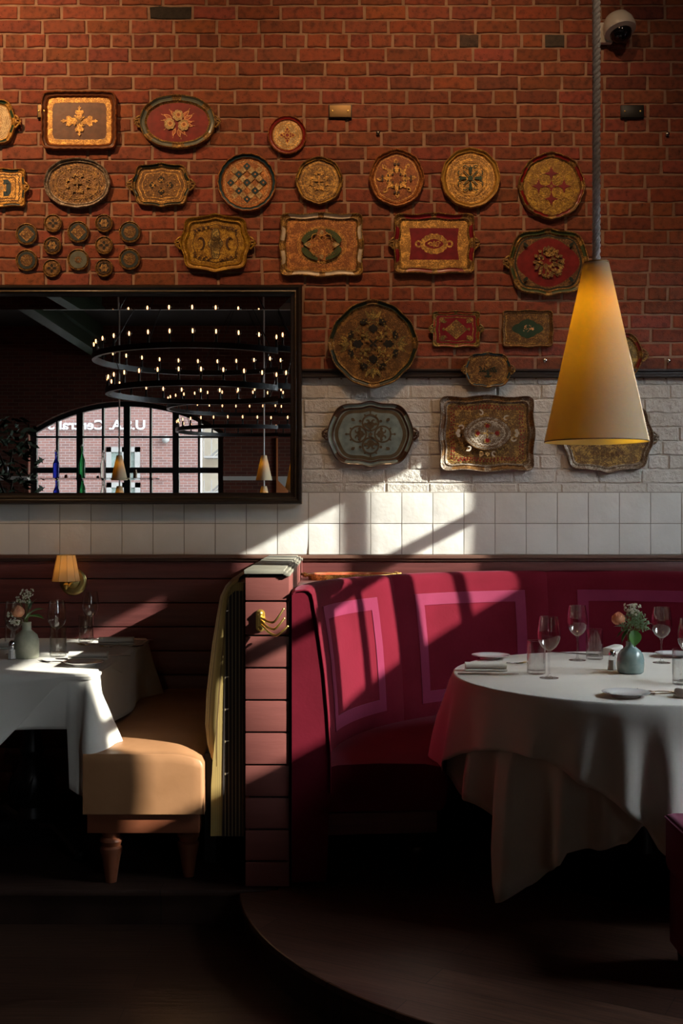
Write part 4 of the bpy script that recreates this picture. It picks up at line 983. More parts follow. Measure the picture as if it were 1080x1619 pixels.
# cushion that bulges towards the seat
bul = [(378,916,0),(366,919,.4),(357,928,.8),(350,945,1.2),(345,980,1.5),(340,1020,1.9),(336,1060,2.1),(332,1100,2.3),(330,1150,2.3),(331,1180,1.8),(334,1200,1.0),(338,1212,.3)]
rows = []
edge = prof[1:10]
def core_px(yy):
    for (xa, ya), (xb, yb) in zip(edge, edge[1:]):
        if yy <= yb: return xa+(xb-xa)*max(0, yy-ya)/(yb-ya)
    return edge[-1][0]
for y, k in ((BY0-.001, 0), (BY0+.002, .3), (BY0+.012, .6), (BY0+.035, .85), (BY0+.08, 1), (-.7, 1.05), (-.10, 1), (-.05, .5), (-.036, 0)):
    kk = min(k, 1)
    rows.append([lb((ex((core_px(yy)+2)*(1-kk)+(x+1)*kk)-.009*k*w-.004*k, y, ez(yy)+(.006*k if w < .5 else 0))) for x, yy, w in bul])
b = MB(); b.grid(rows)
b.build('back_cushion', 'stripe_face', bt)
sx0, sx1 = -.935, ex(318)
def bench_section(k):      # k = 0 at the front face, 1 inside: the crowned top and its welt
    pts = []
    for i in range(15):
        t = i/14; x = sx0+(sx1-sx0)*t; e = max(0, (t-.72)/.28)
        pts.append((x, .606+.034*k-.022*e**2.2-.012*k*(2*t-1)**2))
    return pts
b = MB(); yf = -1.425; rows = []
for y, k, dz in ((yf, 0, -.205), (yf-.004, 0, -.11), (yf-.002, 0, -.03), (yf, 0, 0), (yf+.004, 0, .0035), (yf+.007, .02, .001), (yf+.03, .35, 0), (yf+.08, .8, 0), (yf+.2, 1, 0), (yf+.8, 1, 0), (-.05, .8, 0), (-.036, .3, 0)):
    r = bench_section(k)
    if dz < -.01: r = [(x, max(z+dz, .392) if dz > -.2 else .392) for x, z in r]; dz = 0
    rows.append([lb((x, y, z+dz)) for x, z in r]+[lb((sx1+.012, y+.002, (r[-1][1]+dz)-.02)) if dz >= 0 and k >= 0 and r[-1][1] > .45 else lb((sx1+.012, y+.002, r[-1][1])), lb((sx1+.014, y+.002, .392))])
b.grid(rows); 
b.grid([[r[0] for r in rows], [(r[0][0], r[0][1], .392-PZ) for r in rows]])
b.build('seat_cushion', 'leather', bt, smooth=60)
b = MB(); b.box(lb((sx1+.01, BY0+.03, .20)), lb((ex(340), -.036, .60))); b.build('gap_shade', 'black_metal', bt)  # black box put in for the shade between seat and back
b = MB(); b.box(lb((-.925, -1.405, .318)), lb((ex(316), -.036, .393)), 0, .004); b.build('base_rail', 'leather_base', bt)
def turned_leg(parent, x, y, h, m):
    b = MB(); k = h/.19
    b.lathe([(.020,0),(.022,.015*k),(.030,.07*k),(.036,.100*k),(.041,.118*k),(.040,.128*k),(.033,.136*k),(.038,.146*k),(.042,.154*k),(.038,.163*k),(.030,.168*k),(.034,.178*k),(.034,.19*k)], 24, c=(x, y, 0), cap0=True, cap1=True)
    b.build('leg', m, parent)
for x, y in ((-.845, -1.365), (-.57, -1.30), (-.865, -.2), (-.57, -.2)): turned_leg(bt, x+.55, y-BY0, .318-PZ, 'leather_base')
# ------------------------------------------------------------ round velvet booth
bo = thing('round_booth', 'curved crimson velvet booth with magenta panel borders around the round table', 'booth seat', (CX, CY, PZ))
PRO = [(1.178,.47),(1.178,.60),(1.187,.75),(1.200,.90),(1.218,1.03),(1.233,1.12),(1.240,1.165),(1.246,1.188),(1.258,1.200),(1.272,1.203)]
def rin(z):
    for (r0, z0), (r1, z1) in zip(PRO, PRO[1:]):
        if z <= z1: return r0+(r1-r0)*max(0, z-z0)/(z1-z0)
    return PRO[-1][0]
def rout(a): return min(1.315, 1.270/max(sin(a), .01)) if sin(a) > .5 else 1.315
def bp(a, r, z): return (r*cos(a), r*sin(a), z-PZ)
cells = [(185.6,136),(136,96.6),(96.6,57),(57,17),(17,-5.6)]
PAN = [(168,142.5),(130.5,102),(90,62.5),(50,23),None]
for ci, (a0, a1) in enumerate(cells):
    b = MB(); rows = []; na = 20
    for i in range(na+1):
        t = i/na; t = t+(sin(2*pi*t)*-.03); a = radians(a0+(a1-a0)*t)
        e = min(t, 1-t)*abs(a0-a1); g = .007*math.exp(-(e/.35)**2) if 0 < ci or t > .5 else 0
        ro = rout(a)
        rows.append([bp(a, r+g, z-g*.4*(z > 1.15)) for r, z in PRO]+[bp(a, ro-.02, 1.203-g*.4), bp(a, ro-.006, 1.198-g*.4), bp(a, ro, 1.185), bp(a, ro, PZ+.02)])
    b.grid(rows)
    if ci == 0: b.poly(rows[0]+[bp(radians(a0), 1.19, PZ+.02)])
    if ci == 4: b.poly((rows[-1]+[bp(radians(a1), 1.19, PZ+.02)])[::-1])
    bc = b.build('back_cushion', 'velvet', bo, smooth=50)
    if PAN[ci]:
        p0, p1 = PAN[ci]; zt, zb_ = 1.112, .622; w = .052; wa = math.degrees(w/1.22)
        def sp(a, z): a_ = radians(a); r = rin(z)-.0035; return bp(a_, r, z)
        b = MB()
        def patch(c00, c10, c11, c01, nu, nv):
            rows = []
            for j in range(nv+1):
                v = j/nv; L_ = (c00[0]+(c01[0]-c00[0])*v, c00[1]+(c01[1]-c00[1])*v); R_ = (c10[0]+(c11[0]-c10[0])*v, c10[1]+(c11[1]-c10[1])*v)
                rows.append([sp(L_[0]+(R_[0]-L_[0])*i/nu, L_[1]+(R_[1]-L_[1])*i/nu) for i in range(nu+1)])
            b.grid(rows)
            for r in (rows[0], rows[-1]):      # the border stands a little proud
                b.grid([r, [(x*(1+.004/1.2), y*(1+.004/1.2), z) for x, y, z in r]])
        O = [(p0, zt), (p1, zt), (p1, zb_), (p0, zb_)]; I = [(p0-wa, zt-w), (p1+wa, zt-w), (p1+wa, zb_+w), (p0-wa, zb_+w)]
        patch(O[0], O[1], I[1], I[0], 24, 2); patch(I[3], I[2], O[2], O[3], 24, 2)
        patch(O[0], I[0], I[3], O[3], 2, 16); patch(I[1], O[1], O[2], I[2], 2, 16)
        b.build('panel_border', 'velvet_band', bc, smooth=60, fix=False)
# welt along the front edge of the left end
b = MB(); a = radians(185.75); b.tube([bp(a, r-.002, z) for r, z in PRO]+[bp(a, 1.30, 1.200), bp(a, 1.312, 1.19)], .0035, 8); b.build('welt', 'velvet', bo)
b = MB(); rows = []
SP = [(.77,.395),(.752,.42),(.745,.48),(.75,.53),(.775,.556),(.83,.566),(1.0,.572),(1.15,.568),(1.195,.556),(1.2,.40)]
for i in range(61):
    a = radians(185.4+(-5.4-185.4)*i/60); rows.append([bp(a, r, z) for r, z in SP])
b.grid(rows, closed_u=True); b.poly(rows[0]); b.poly(rows[-1][::-1]); b.build('seat_cushion', 'velvet', bo, smooth=50)
b = MB(); rows = []
for i in range(61):
    a = radians(185.2+(-5.2-185.2)*i/60); rows.append([bp(a, r, z) for r, z in ((.79,.315),(.785,.32),(.785,.392),(1.2,.392),(1.2,.315))])
b.grid(rows, closed_u=True); b.poly(rows[0]); b.poly(rows[-1][::-1]); b.build('base_rail', 'plank_red', bo)
for a in (181, 150, 120, 90, 60, 30, -1):
    x, y, _ = bp(radians(a), .86, 0); turned_leg(bo, x, y, .315-PZ, 'dark_wood')
# corner ledge between booth, partition and wall
b = MB(); arc = [(CX+1.30*cos(radians(a)), min(CY+1.30*sin(radians(a)), -.045)) for a in range(100, 182, 4)]
b.prism([(PX1+.002, -.034)]+[(CX+1.30*cos(radians(100)), -.034)]+arc+[(PX1+.002, CY+.1)], 1.150, 1.172, 0, 'z')
lg = b.build('ledge', 'plank_red', None); lg.parent = bo; lg.matrix_parent_inverse = Matrix.Translation((-CX, -CY, -PZ))
# tray lying on that ledge
def lying_tray():
    b = MB(); o0 = outline('cart', .20, .115); rows = []
    for ins, h in ((0,.0),(-.004,.022),(-.002,.027),(.004,.026),(.012,.012),(.02,.005)): rows.append([(x, y, h) for x, y in offset(o0, ins)])
    ids = b.grid(rows, closed_u=True, mf=lambda i, j: 0 if i != 3 else 1); b.face(ids[-1], 1); b.face(ids[0][::-1], 1)
    for k in (-1, 1):
        for a in (-.6, -.2, .2, .6): b.sphere((k*(.205+.012*cos(a)), .03*a/.6, .022), .011, 8, 6)
        b.tube([(k*.19,-.04,.02), (k*.225,-.02,.024), (k*.232,0,.025), (k*.225,.02,.024), (k*.19,.04,.02)], .006, 8)
    o = b.build('serving_tray', ['gold_bright', 'paint_rust'], loc=(.045, -.235, 1.172), rot=(0, 0, radians(6)))
    tag(o, 'gold and red tray lying flat on the ledge behind the velvet booth', 'tray')
lying_tray()
# ------------------------------------------------------------ velvet stool at the lower right
st = thing('velvet_stool', 'crimson velvet stool cut off at the lower right edge', 'stool', (1.23, -2.20, PZ))
b = MB(); b.box((-.25,-.13,.27), (.25,.13,.445), 0, .03); b.build('seat', 'velvet_dark', st, smooth=60)
b = MB(); b.box((-.235,-.12,.05), (.235,.12,.275), 0, .01); b.build('skirt', 'velvet_dark', st)
b = MB(); b.tube([(x_*.247, y_*.127, .43) for x_, y_ in ((-.96,-1),(.96,-1),(1,-.9),(1,.9),(.96,1),(-.96,1),(-1,.9),(-1,-.9),(-.96,-1))], .004, 6); b.build('welt', 'velvet_dark', st)
for x in (-.2, .2):
    for y in (-.09, .09): b = MB(); b.lathe([(.016,0),(.02,.05)], 12, c=(x,y,0), cap0=True, cap1=True); b.build('foot', 'dark_wood', st)
# ------------------------------------------------------------ wall sconce
sp_ = W(115, 920, D0-.045); sc_ = thing('wall_sconce', 'brass wall sconce with a cream paper shade on the red planks', 'wall lamp', (sp_.x, -.032, sp_.z))
b = MB(); R_ = 21.5/327
b.lathe([(.0001,.024),(.012,.023),(.03,.016),(.034,.010),(.052,.009),(R_*.93,.007),(R_,.003),(R_,0)], 40); b.build('back_plate', 'brass_satin', sc_, rot=(pi/2, 0, 0))
shx = W(103.5, 0, D0-.16).x-sp_.x; shy = -.115
b = MB(); b.tube([(0,-.01,0), (0,-.05,-.004), (shx*.4,-.085,-.016), (shx*.8,-.108,-.020), (shx,shy,-.012), (shx,shy,.012)], .0048, 10); b.lathe([(.0001,-.032),(.005,-.028),(.011,-.014),(.013,-.006),(.006,.0),(.006,.02),(.016,.024),(.012,.028),(.010,.07),(.0001,.072)], 20, c=(shx, shy, 0)); b.build('arm', 'brass', sc_)
ss = F/(D0-.15); sz0 = z_at(919, D0-.15)-sp_.z; sz1 = z_at(877.5, D0-.15)-sp_.z
b = MB(); r0, r1 = 22.5/ss, 14.5/ss
b.lathe([(r0, sz0), (r1, sz1), (r1-.0012, sz1), (r0-.0012, sz0), (r0, sz0)], 10, c=(shx, shy, 0)); sh = b.build('lamp_shade', 'sconce_paper', sc_, smooth=20)
b = MB()
for r, z in ((r0, sz0), (r1, sz1)): b.tube([(shx+(r+.0005)*cos(q), shy+(r+.0005)*sin(q), z) for q in sym(10)+[0]], .0011, 6)
for q in sym(10): b.tube([(shx+(r0+.0005)*cos(q), shy+(r0+.0005)*sin(q), sz0), (shx+(r1+.0005)*cos(q), shy+(r1+.0005)*sin(q), sz1)], .0007, 5)
b.build('shade_trim', 'gold_line', sh)
b = MB(); b.sphere((shx, shy, (sz0+sz1)/2+.005), .014, 14, 10, sc=(1,1,1.8)); b.build('bulb', 'lamp_glow', sc_)
SCONCE = (sp_.x+shx, -.032+shy, sp_.z+(sz0+sz1)/2+.005)
# ------------------------------------------------------------ pendant lamps
def pendant(x, y, label, top_z=ZC):
    dl = D0+1.31; zb, zt = 1.745, 2.412; r0, r1 = .1915, .0455
    t = thing('pendant_lamp', label, 'pendant lamp', (x, y, zb), group='cone pendant lamps seen in the mirror' if y < -5 else None)
    b = MB(); H = zt-zb
    b.lathe([(r0, 0), (r0-.003, .0), (r0-.0022, .004)]+[(r0+(r1-r0)*k/8-.0018, H*k/8) for k in range(1, 9)], 72)
    b.lathe([(r0, 0)]+[(r0+(r1-r0)*k/8, H*k/8) for k in range(1, 9)], 72)
    sh = b.build('lamp_shade', 'lamp_paper', t, smooth=60)
    b = MB(); b.lathe([(r1+.0006, H-.012), (r1+.001, H+.001), (r1-.004, H+.0015), (.008, H-.004), (.0001, H-.004)], 40)
    b.build('top_rim', 'paint_ochre', sh)
    b = MB(); b.lathe([(r0+.0007, .0035), (r0+.0007, 0), (r0-.0005, -.0008)], 72); b.build('bottom_rim', 'paint_tan', sh)
    b = MB(); b.lathe([(.0001,H-.01),(.022,H-.02),(.022,H-.10),(.0001,H-.10)], 16); b.build('socket', 'black_metal', t)
    b = MB(); b.sphere((0,0,H-.15), .030, 16, 12, sc=(1,1,1.3)); b.build('bulb', 'lamp_glow', t)
    b = MB(); L_ = top_z-zt; n = int(L_/.006)
    if y > -5:
        for k in range(3):
            pts = [(.0075*cos(2*pi*k/3+i*.62), .0075*sin(2*pi*k/3+i*.62), H+i*.0065) for i in range(int(L_/.0065)+1)]
            b.tube(pts, .0088, 7)
    else: b.tube([(0,0,H), (0,0,H+L_)], .014, 8)
    b.build('cord', 'rope', t)
    b = MB(); b.lathe([(.06, H+L_-.03), (.06, H+L_), (.0001, H+L_)], 24); b.lathe([(.0001, H+L_-.035),(.05,H+L_-.034),(.06,H+L_-.03)], 24); b.build('ceiling_rose', 'black_metal', t)
    return t
pendant(W(943,0,4.23).x, -1.31, 'yellow cone shade lamp hanging on a twisted cord over the round table')
pendant(-1.27, -13.2, 'small cone pendant lamp in the mirror, right one near the mirror frame')
pendant(-3.64, -13.2, 'small cone pendant lamp in the mirror, in front of the arched window')
# ------------------------------------------------------------ security camera
sv_ = thing('security_camera', 'white dome security camera at the top right of the brick wall', 'security camera', (W(975,0,5.45).x, -.012, W(0,36,5.45).z))
s = F/5.45
b = MB(); b.box((-27/s,-.03,-25/s), (-2/s,0,8/s), 0, .008); b.build('wall_bracket', 'white_plastic', sv_)
b = MB()
rows = []
b.lathe([(.0001,.064),(.030,.060),(.056,.044),(.072,.016),(.078,-.020),(.074,-.034),(.050,-.042)], 36); b.build('housing', 'white_plastic', sv_, loc=(4/s,-.070,-3/s), rot=(radians(-14), radians(-10), 0))
b = MB(); b.lathe([(.052,-.036),(.052,-.050),(.044,-.070),(.026,-.084),(.0001,-.089)], 30); dm = b.build('dome', 'black_gloss', sv_, loc=(4/s,-.070,-3/s), rot=(radians(-14), radians(-10), 0))
b = MB(); b.tube([(-10/s,-.01,-3/s), (-4/s,-.055,2/s)], .022, 12); b.build('neck', 'white_plastic', sv_)
# ------------------------------------------------------------ chandeliers (seen in the mirror)
def chandelier(x, y, label):
    t = thing('ring_chandelier', label, 'chandelier', (x, y, 2.80), group='black ring chandeliers reflected in the mirror')
    for R_, z, nb in ((1.18, .396, 31), (1.035, .024, 28)):
        b = MB(); b.lathe([(R_-.022, z-.03), (R_+.022, z-.03), (R_+.022, z+.03), (R_-.022, z+.03), (R_-.022, z-.03)], 96); b.build('ring', 'black_metal', t)
        for k in range(nb):
            q = 2*pi*k/nb+.1; p = (R_*cos(q), R_*sin(q), z)
            if SOCK.get('m'): so_ = bpy.data.objects.new('candle_socket', SOCK['m']); bo_ = bpy.data.objects.new('bulb', SOCK['b']); gl_ = bpy.data.objects.new('filament', SOCK['f'])
            else:
                b = MB(); b.lathe([(.013,.03),(.013,.105),(.009,.115),(.0001,.115)], 10); b.lathe([(.0001,.028),(.024,.030),(.024,.036),(.013,.038)], 10); so_ = b.build('candle_socket', 'black_metal'); SOCK['m'] = so_.data
                b = MB(); b.sphere((0,0,.148), .030, 14, 10, sc=(1,1,1.1)); bo_ = b.build('bulb', 'thin_glass'); SOCK['b'] = bo_.data
                b = MB(); b.lathe([(.0001,.122),(.006,.126),(.0085,.145),(.006,.165),(.0001,.168)], 8); gl_ = b.build('filament', 'bulb_glow'); SOCK['f'] = gl_.data
            for o_, par in ((so_, t), (bo_, so_), (gl_, bo_)):
                if o_.name not in C.objects: C.objects.link(o_)
                o_.parent = par
            so_.location = p
    b = MB()
    for k in range(4):
        q = pi/4+k*pi/2; b.tube([(1.18*cos(q),1.18*sin(q),.42), (.05*cos(q),.05*sin(q),ZC-2.80)], .005, 5); b.tube([(1.035*cos(q),1.035*sin(q),.05), (1.16*cos(q),1.16*sin(q),.37)], .005, 5)
    b.build('suspension_cable', 'black_metal', t)
SOCK = {}
chandelier(-1.586, -7.39, 'nearer two-tier black ring chandelier with clear bulbs, in the mirror')
chandelier(-1.67, -13.33, 'farther two-tier black ring chandelier in the mirror, before the window')
# ------------------------------------------------------------ glass shelf with bottles, plant, panel (seen in the mirror)
YS = -9.5; SS = F/(5.47-YS)
def sx(px): return (px-540)/SS
def sz(py): return HC+(809.5-py)/SS
sh = thing('bar_shelf', 'glass bar shelf on thin black posts, seen in the mirror', 'shelf', (sx(140), YS, 0))
b = MB(); b.box((sx(30)-sx(140), -.13, sz(756.5)-.008), (sx(250)-sx(140), .13, sz(756.5)+.004)); b.build('shelf_glass', 'glass', sh)
for px in (38, 240):
    b = MB(); b.tube([(sx(px)-sx(140), 0, 0), (sx(px)-sx(140), 0, sz(756)+.0)], .014, 8); b.build('post', 'black_metal', sh)
def bottle(px, top, m, label, w=.042):
    H = sz(top)-sz(755.5); b = MB()
    b.lathe([(.0001,0),(w,.0),(w,H*.45),(w*.9,H*.53),(w*.42,H*.66),(w*.34,H*.72),(w*.33,H*.88),(w*.42,H*.885),(w*.42,H*.91),(.0001,H*.915)], 20)
    o = b.build('bottle', m, loc=(sx(px), YS+.02, sz(755.5)-.002)); tag(o, label, 'bottle')
    b = MB(); b.sphere((0,0,H*.96), w*.34, 10, 8); b.tube([(-w*.4,0,H*.86),(-w*.55,0,H*.94),(0,0,H*1.0),(w*.55,0,H*.94),(w*.4,0,H*.86)], .003, 5); b.build('swing_stopper', 'porcelain', o)
bottle(90, 711, 'blue_glass', 'cobalt blue swing-top bottle on the glass shelf, in the mirror')
bottle(131, 702, 'green_glass', 'green swing-top bottle on the glass shelf, in the mirror')
bottle(164, 712, 'glass', 'clear swing-top bottle on the glass shelf, in the mirror', .036)
for px, w, h, m, nm in ((106, .022, .045, 'paint_rust', 'small dark jar on the glass shelf right of the blue bottle'), (128, .02, .05, 'paint_rust', 'small rust jar on the glass shelf below the green bottle'), (156, .018, .03, 'black_metal', 'tiny black jar on the glass shelf near the clear bottle'), (215, .026, .11, 'paint_tan', 'brown pepper mill on the glass shelf, at its right end')):
    b = MB(); b.lathe([(.0001,0),(w,0),(w,h*.7),(w*.7,h*.8),(w*.75,h),(.0001,h*1.02)], 14)
    tag(b.build('pepper_mill' if px == 215 else 'jar', m, loc=(sx(px), YS+.03, sz(756.5)+.004)), nm, 'pepper mill' if px == 215 else 'jar')
pl = thing('potted_tree', 'dark leafy indoor tree at the left end of the mirror reflection', 'plant', (sx(-5), YS-.5, 0))
b = MB(); b.lathe([(.0001,0),(.2,0),(.26,.45),(.24,.45),(.22,.4),(.0001,.4)], 24); b.build('pot', 'black_metal', pl)
b = MB(); b.tube([(0,0,.4),(.03,.02,1.2),(-.02,0,2.1)], .035, 8)
random.seed(11)
for k in range(9): 
    q = rnd(0, 6.28); b.tube([(0,0,1.2+.1*k),(.25*cos(q),.25*sin(q),1.5+.1*k),(.5*cos(q),.5*sin(q),1.7+.1*k)], .012, 5)
b.build('trunk', 'dark_wood', pl)
b = MB()
for k in range(420):
    q = rnd(0, 6.28); r = sqrt(rnd(0, 1))*.5; z = rnd(1.15, 2.75); r *= 1-.35*abs(z-1.9); c_ = Vector((r*cos(q), r*sin(q), z)); u = Vector((rnd(-1,1), rnd(-1,1), rnd(-.6,.6))).normalized(); v = u.orthogonal().normalized(); l = rnd(.05,.09)
    b.poly([c_-u*l, c_+v*l*.4, c_+u*l, c_-v*l*.4])
b.build('foliage', 'leaf_dark', pl, smooth=0, fix=False)
b = MB(); xx0, xx1 = S2(437,0,SF)[0], S2(456,0,SF)[0]; b.box((xx0, YF+.01, .0), (xx1, YF+.06, HC+(809.5-693)/SF), 0, .01)
tag(b.build('copper_panel', 'copper_panel'), 'orange wall panel at the right end of the mirror reflection', 'wall panel')
# ------------------------------------------------------------ tables
TZ = .885
TC = (1.10, -1.32); TR = .685
def drape(name, perim, z, Lf, m, flare, folds, parent=None, nlev=14, label=None, cat='tablecloth', thick=.0012):
    """perim: list of (x, y, nx, ny, u). Lf(u) gives how far the cloth hangs, folds(u, s) how far it swings out"""
    b = MB(); n = len(perim); rd = .007; rows = [[(x-nx*rd, y-ny*rd, z) for x, y, nx, ny, u in perim]]
    for k in (1, 2): a = pi/4*k; rows.append([(x-nx*rd*(1-sin(a)), y-ny*rd*(1-sin(a)), z-rd*(1-cos(a))) for x, y, nx, ny, u in perim])
    for i in range(1, nlev+1):
        row = []
        for x, y, nx, ny, u in perim:
            s = max(Lf(u), .012)*i/nlev; o = flare(u, s)+folds(u, s)
            row.append((x+nx*o, y+ny*o, z-rd-s))
        rows.append(row)
    ids = b.grid(rows, closed_u=True)
    c = [sum(p[0] for p in perim)/n, sum(p[1] for p in perim)/n]
    ring = [b.vert((c[0]+(p[0]-c[0])*.6, c[1]+(p[1]-c[1])*.6, z+.0004)) for p in perim]; cc = b.vert((c[0], c[1], z+.0004))
    for j in range(n):
        b.face((ids[0][j], ids[0][(j+1) % n], ring[(j+1) % n], ring[j])); b.face((ring[j], ring[(j+1) % n], cc))
    o = b.build(name, m, smooth=75)
    sm = o.modifiers.new('thickness', 'SOLIDIFY'); sm.thickness = thick; sm.offset = -1
    tag(o, label, cat); return o
n = 288
per = []
for i in range(n):
    a = 2*pi*i/n; per.append((TC[0]+TR*cos(a), TC[1]+TR*sin(a), cos(a), sin(a), math.degrees(a)))
def square_drop(half, corner):
    def f(u):
        d = (u-corner+45) % 90-45                  # degrees from the nearest corner
        return half/cos(radians(45-abs(d)))-TR
    return f
def bump_sum(lst):
    def f(u):
        t = 0
        for c, w, h in lst:
            d = (u-c+180) % 360-180; t += h*math.exp(-(d/w)**2)
        return t
    return f
def curve_pts(pts):
    """smooth closed function of the angle through the given (degree, value) points"""
    pts = sorted(pts)
    def f(u):
        u %= 360
        for i in range(len(pts)):
            (a0, v0), (a1, v1) = pts[i-1], pts[i]
            if i == 0: a0 -= 360
            uu = u-360 if i == 0 and u > a1 else u
            if a0 <= uu <= a1 or (i == 0 and a0 <= u-360 <= a1):
                t = (uu-a0)/(a1-a0); t = t*t*(3-2*t)*.5+t*.5; return v0+(v1-v0)*t
        return pts[0][1]
    return f
L_top = curve_pts([(22,.24),(37,.19),(60,.28),(82,.46),(100,.36),(127,.19),(150,.33),(165,.42),(172,.46),(178,.40),(185,.34),(192,.28),(200,.235),(208,.205),(215,.19),(223,.185),(230,.19),(236,.215),(243,.255),(250,.295),(256,.35),(261,.44),(264,.42),(268,.36),(275,.32),(290,.27),(307,.20),(330,.27),(345,.40),(352,.46),(359,.40)])
L_und = curve_pts([(15,.45),(37,.66),(60,.44),(82,.34),(100,.42),(128,.66),(150,.44),(172,.36),(178,.36),(184,.42),(190,.38),(197,.40),(204,.46),(210.5,.52),(212.5,.685),(215,.675),(220,.62),(226,.56),(232,.51),(233,.475),(240,.46),(248,.425),(252,.37),(258,.36),(270,.36),(290,.5),(308,.66),(328,.45),(352,.34)])
fo_top = bump_sum([(172,6,.9),(183,4,-.5),(192,4,.6),(202,4.5,-.45),(211,3.5,.5),(219,4,-.35),(227,3,.35),(234,3.2,-.5),(241,3,.5),(247,2.6,-.45),(252.5,3,.8),(258,2.6,-.5),(263,3.4,.7),(270,4,-.4),(279,4,.5)]+[(290+14*k, 4.5, .7 if k % 2 else -.5) for k in range(16)])
fo_und = bump_sum([(176,5,.8),(187,4,-.4),(195,3.2,.9),(203,3.6,-.9),(211,3.4,1.0),(215.5,2.2,.9),(224,4.5,-.5),(231.5,2.6,1.0),(237,3,-.5),(243,4,.55),(250,2.6,.6),(256,3,-.7),(266,6,.3)]+[(280+18*k, 6, .7 if k % 2 else -.5) for k in range(13)])
rt = thing('round_table', 'round pedestal table hidden under white cloths in the velvet booth', 'table', (TC[0], TC[1], PZ))
b = MB(); b.lathe([(.0001,TZ-PZ-.042),(TR-.012,TZ-PZ-.042),(TR-.006,TZ-PZ-.036),(TR-.006,TZ-PZ-.010),(TR-.012,TZ-PZ-.006),(.0001,TZ-PZ-.006)], 72); b.build('tabletop', 'dark_wood', rt)
b = MB(); b.lathe([(.0001,0),(.30,0),(.31,.015),(.28,.03),(.10,.06),(.05,.10),(.042,.30),(.055,.40),(.045,.48),(.05,.62),(.16,.69),(.16,.712),(.0001,.712)], 40); b.build('pedestal', 'cast_iron', rt)
und = drape('under_cloth', per, TZ-.003, lambda u: L_und(u-4.5), 'linen_under', lambda u, s: .03*s+.001-.02*min(s/.1,1), lambda u, s: min(s/.30, 1)*s**.5*.075*fo_und(u-4.5),
            label='lower white tablecloth with long points hanging below the overlay on the round table')
top = drape('overlay_cloth', per, TZ, L_top, 'linen', lambda u, s: .12*s+.008+.08*max(0,s-.02)*math.exp(-((u-178)/16)**2)*(1 if s<.24 else .24/s), lambda u, s: min(s/.16, 1)*s**.5*.062*fo_top(u),
            label='upper white tablecloth draped over the round table')
# left rectangular table
LX0, LX1, LY0, LY1 = -1.62, -.925, -1.335, -.12
lt = thing('pedestal_table', 'rectangular table on an ornate black cast iron base beside the leather bench', 'table', (-1.27, -.87, PZ))
b = MB(); b.box((LX0+.006+1.27, LY0+.006+.87, TZ-PZ-.040), (LX1-.006+1.27, LY1-.006+.87, TZ-PZ-.004), 0, .004); b.build('tabletop', 'dark_wood', lt)
b = MB(); b.lathe([(.0001,.03),(.05,.03),(.16,.035),(.175,.06),(.12,.085),(.06,.11),(.045,.15),(.075,.19),(.085,.25),(.06,.31),(.038,.35),(.050,.38),(.036,.42),(.035,.60),(.06,.66),(.13,.70),(.13,.712),(.0001,.712)], 36)
b.build('pedestal', 'cast_iron', lt)
b = MB()
for k in range(4):
    q = pi/4+k*pi/2; b.tube([(.08*cos(q),.08*sin(q),.08),(.2*cos(q),.2*sin(q),.10),(.30*cos(q),.30*sin(q),.06),(.36*cos(q),.36*sin(q),.022),(.37*cos(q),.37*sin(q),.03)], [.03,.028,.024,.022,.03], 10)
    b.sphere((.37*cos(q),.37*sin(q),.028), .028, 10, 8)
b.build('claw_base', 'cast_iron', lt)
b = MB()
for k in range(10):
    q = 2*pi*k/10
    for z0, r0, sgn in ((.20,.078,1),(.30,.078,-1)):
        b.tube([((r0+.012*sin(pi*i/8))*cos(q+.05*i*sgn), (r0+.012*sin(pi*i/8))*sin(q+.05*i*sgn), z0+sgn*.012*i-.02) for i in range(9)], [.002+.005*sin(pi*i/8) for i in range(9)], 6)
b.build('leaf_ornament', 'cast_iron', lt)
def rect_perim(x0, x1, y0, y1, r=.012, step=.012):
    pts = []
    cs = [(x1-r, y0+r, -90, 0), (x1-r, y1-r, 0, 90), (x0+r, y1-r, 90, 180), (x0+r, y0+r, 180, 270)]
    side = [(x0+r, y0, x1-r, y0, 0, -1), (x1, y0+r, x1, y1-r, 1, 0), (x1-r, y1, x0+r, y1, 0, 1), (x0, y1-r, x0, y0+r, -1, 0)]
    u = 0
    for k in range(4):
        ax, ay, bx, by, nx, ny = side[k]; L_ = sqrt((bx-ax)**2+(by-ay)**2); m_ = max(2, int(L_/step))
        for i in range(m_): pts.append((ax+(bx-ax)*i/m_, ay+(by-ay)*i/m_, nx, ny, k+i/m_))
        cx_, cy_, a0, a1 = cs[k]
        for i in range(6): a = radians(a0+(a1-a0)*i/6); pts.append((cx_+r*cos(a), cy_+r*sin(a), cos(a), sin(a), k+1-.0001*(6-i)))
    return pts
lp = rect_perim(LX0, LX1, LY0, LY1, step=.008)
def lin(u, pts):
    for (a0, v0), (a1, v1) in zip(pts, pts[1:]):
        if a0 <= u <= a1: return v0+(v1-v0)*(u-a0)/(a1-a0)
    return pts[-1][1]
LFP = [(0,.42),(.09,.40),(.11,.19),(.5,.195),(.895,.19),(.915,.40),(1.0,.435),(1.03,.30),(1.06,.245),(1.3,.232),(1.7,.24),(1.92,.26),(1.98,.30),(2,.32),(2.1,.2),(2.9,.2),(3,.4),(3.06,.24),(3.9,.24),(3.96,.3),(4,.42)]
def lf(u): return lin(u, LFP)
def lfold(u, s):
    t = .018*sin(u*9.4)*s*4 if 1.1 < u < 1.9 else .010*sin(u*15)*s*3
    c = math.exp(-((u-1.015)/.035)**2); t += c*(.34*s if s < .24 else max(.0, .082-.30*(s-.24)))
    if 1 <= u < 2.01: t += .10*s*math.exp(-((u-1.12)/.10)**2)+.30*s*math.exp(-((u-1.97)/.06)**2)
    if .9 < u < .97: t += .03*s
    return t
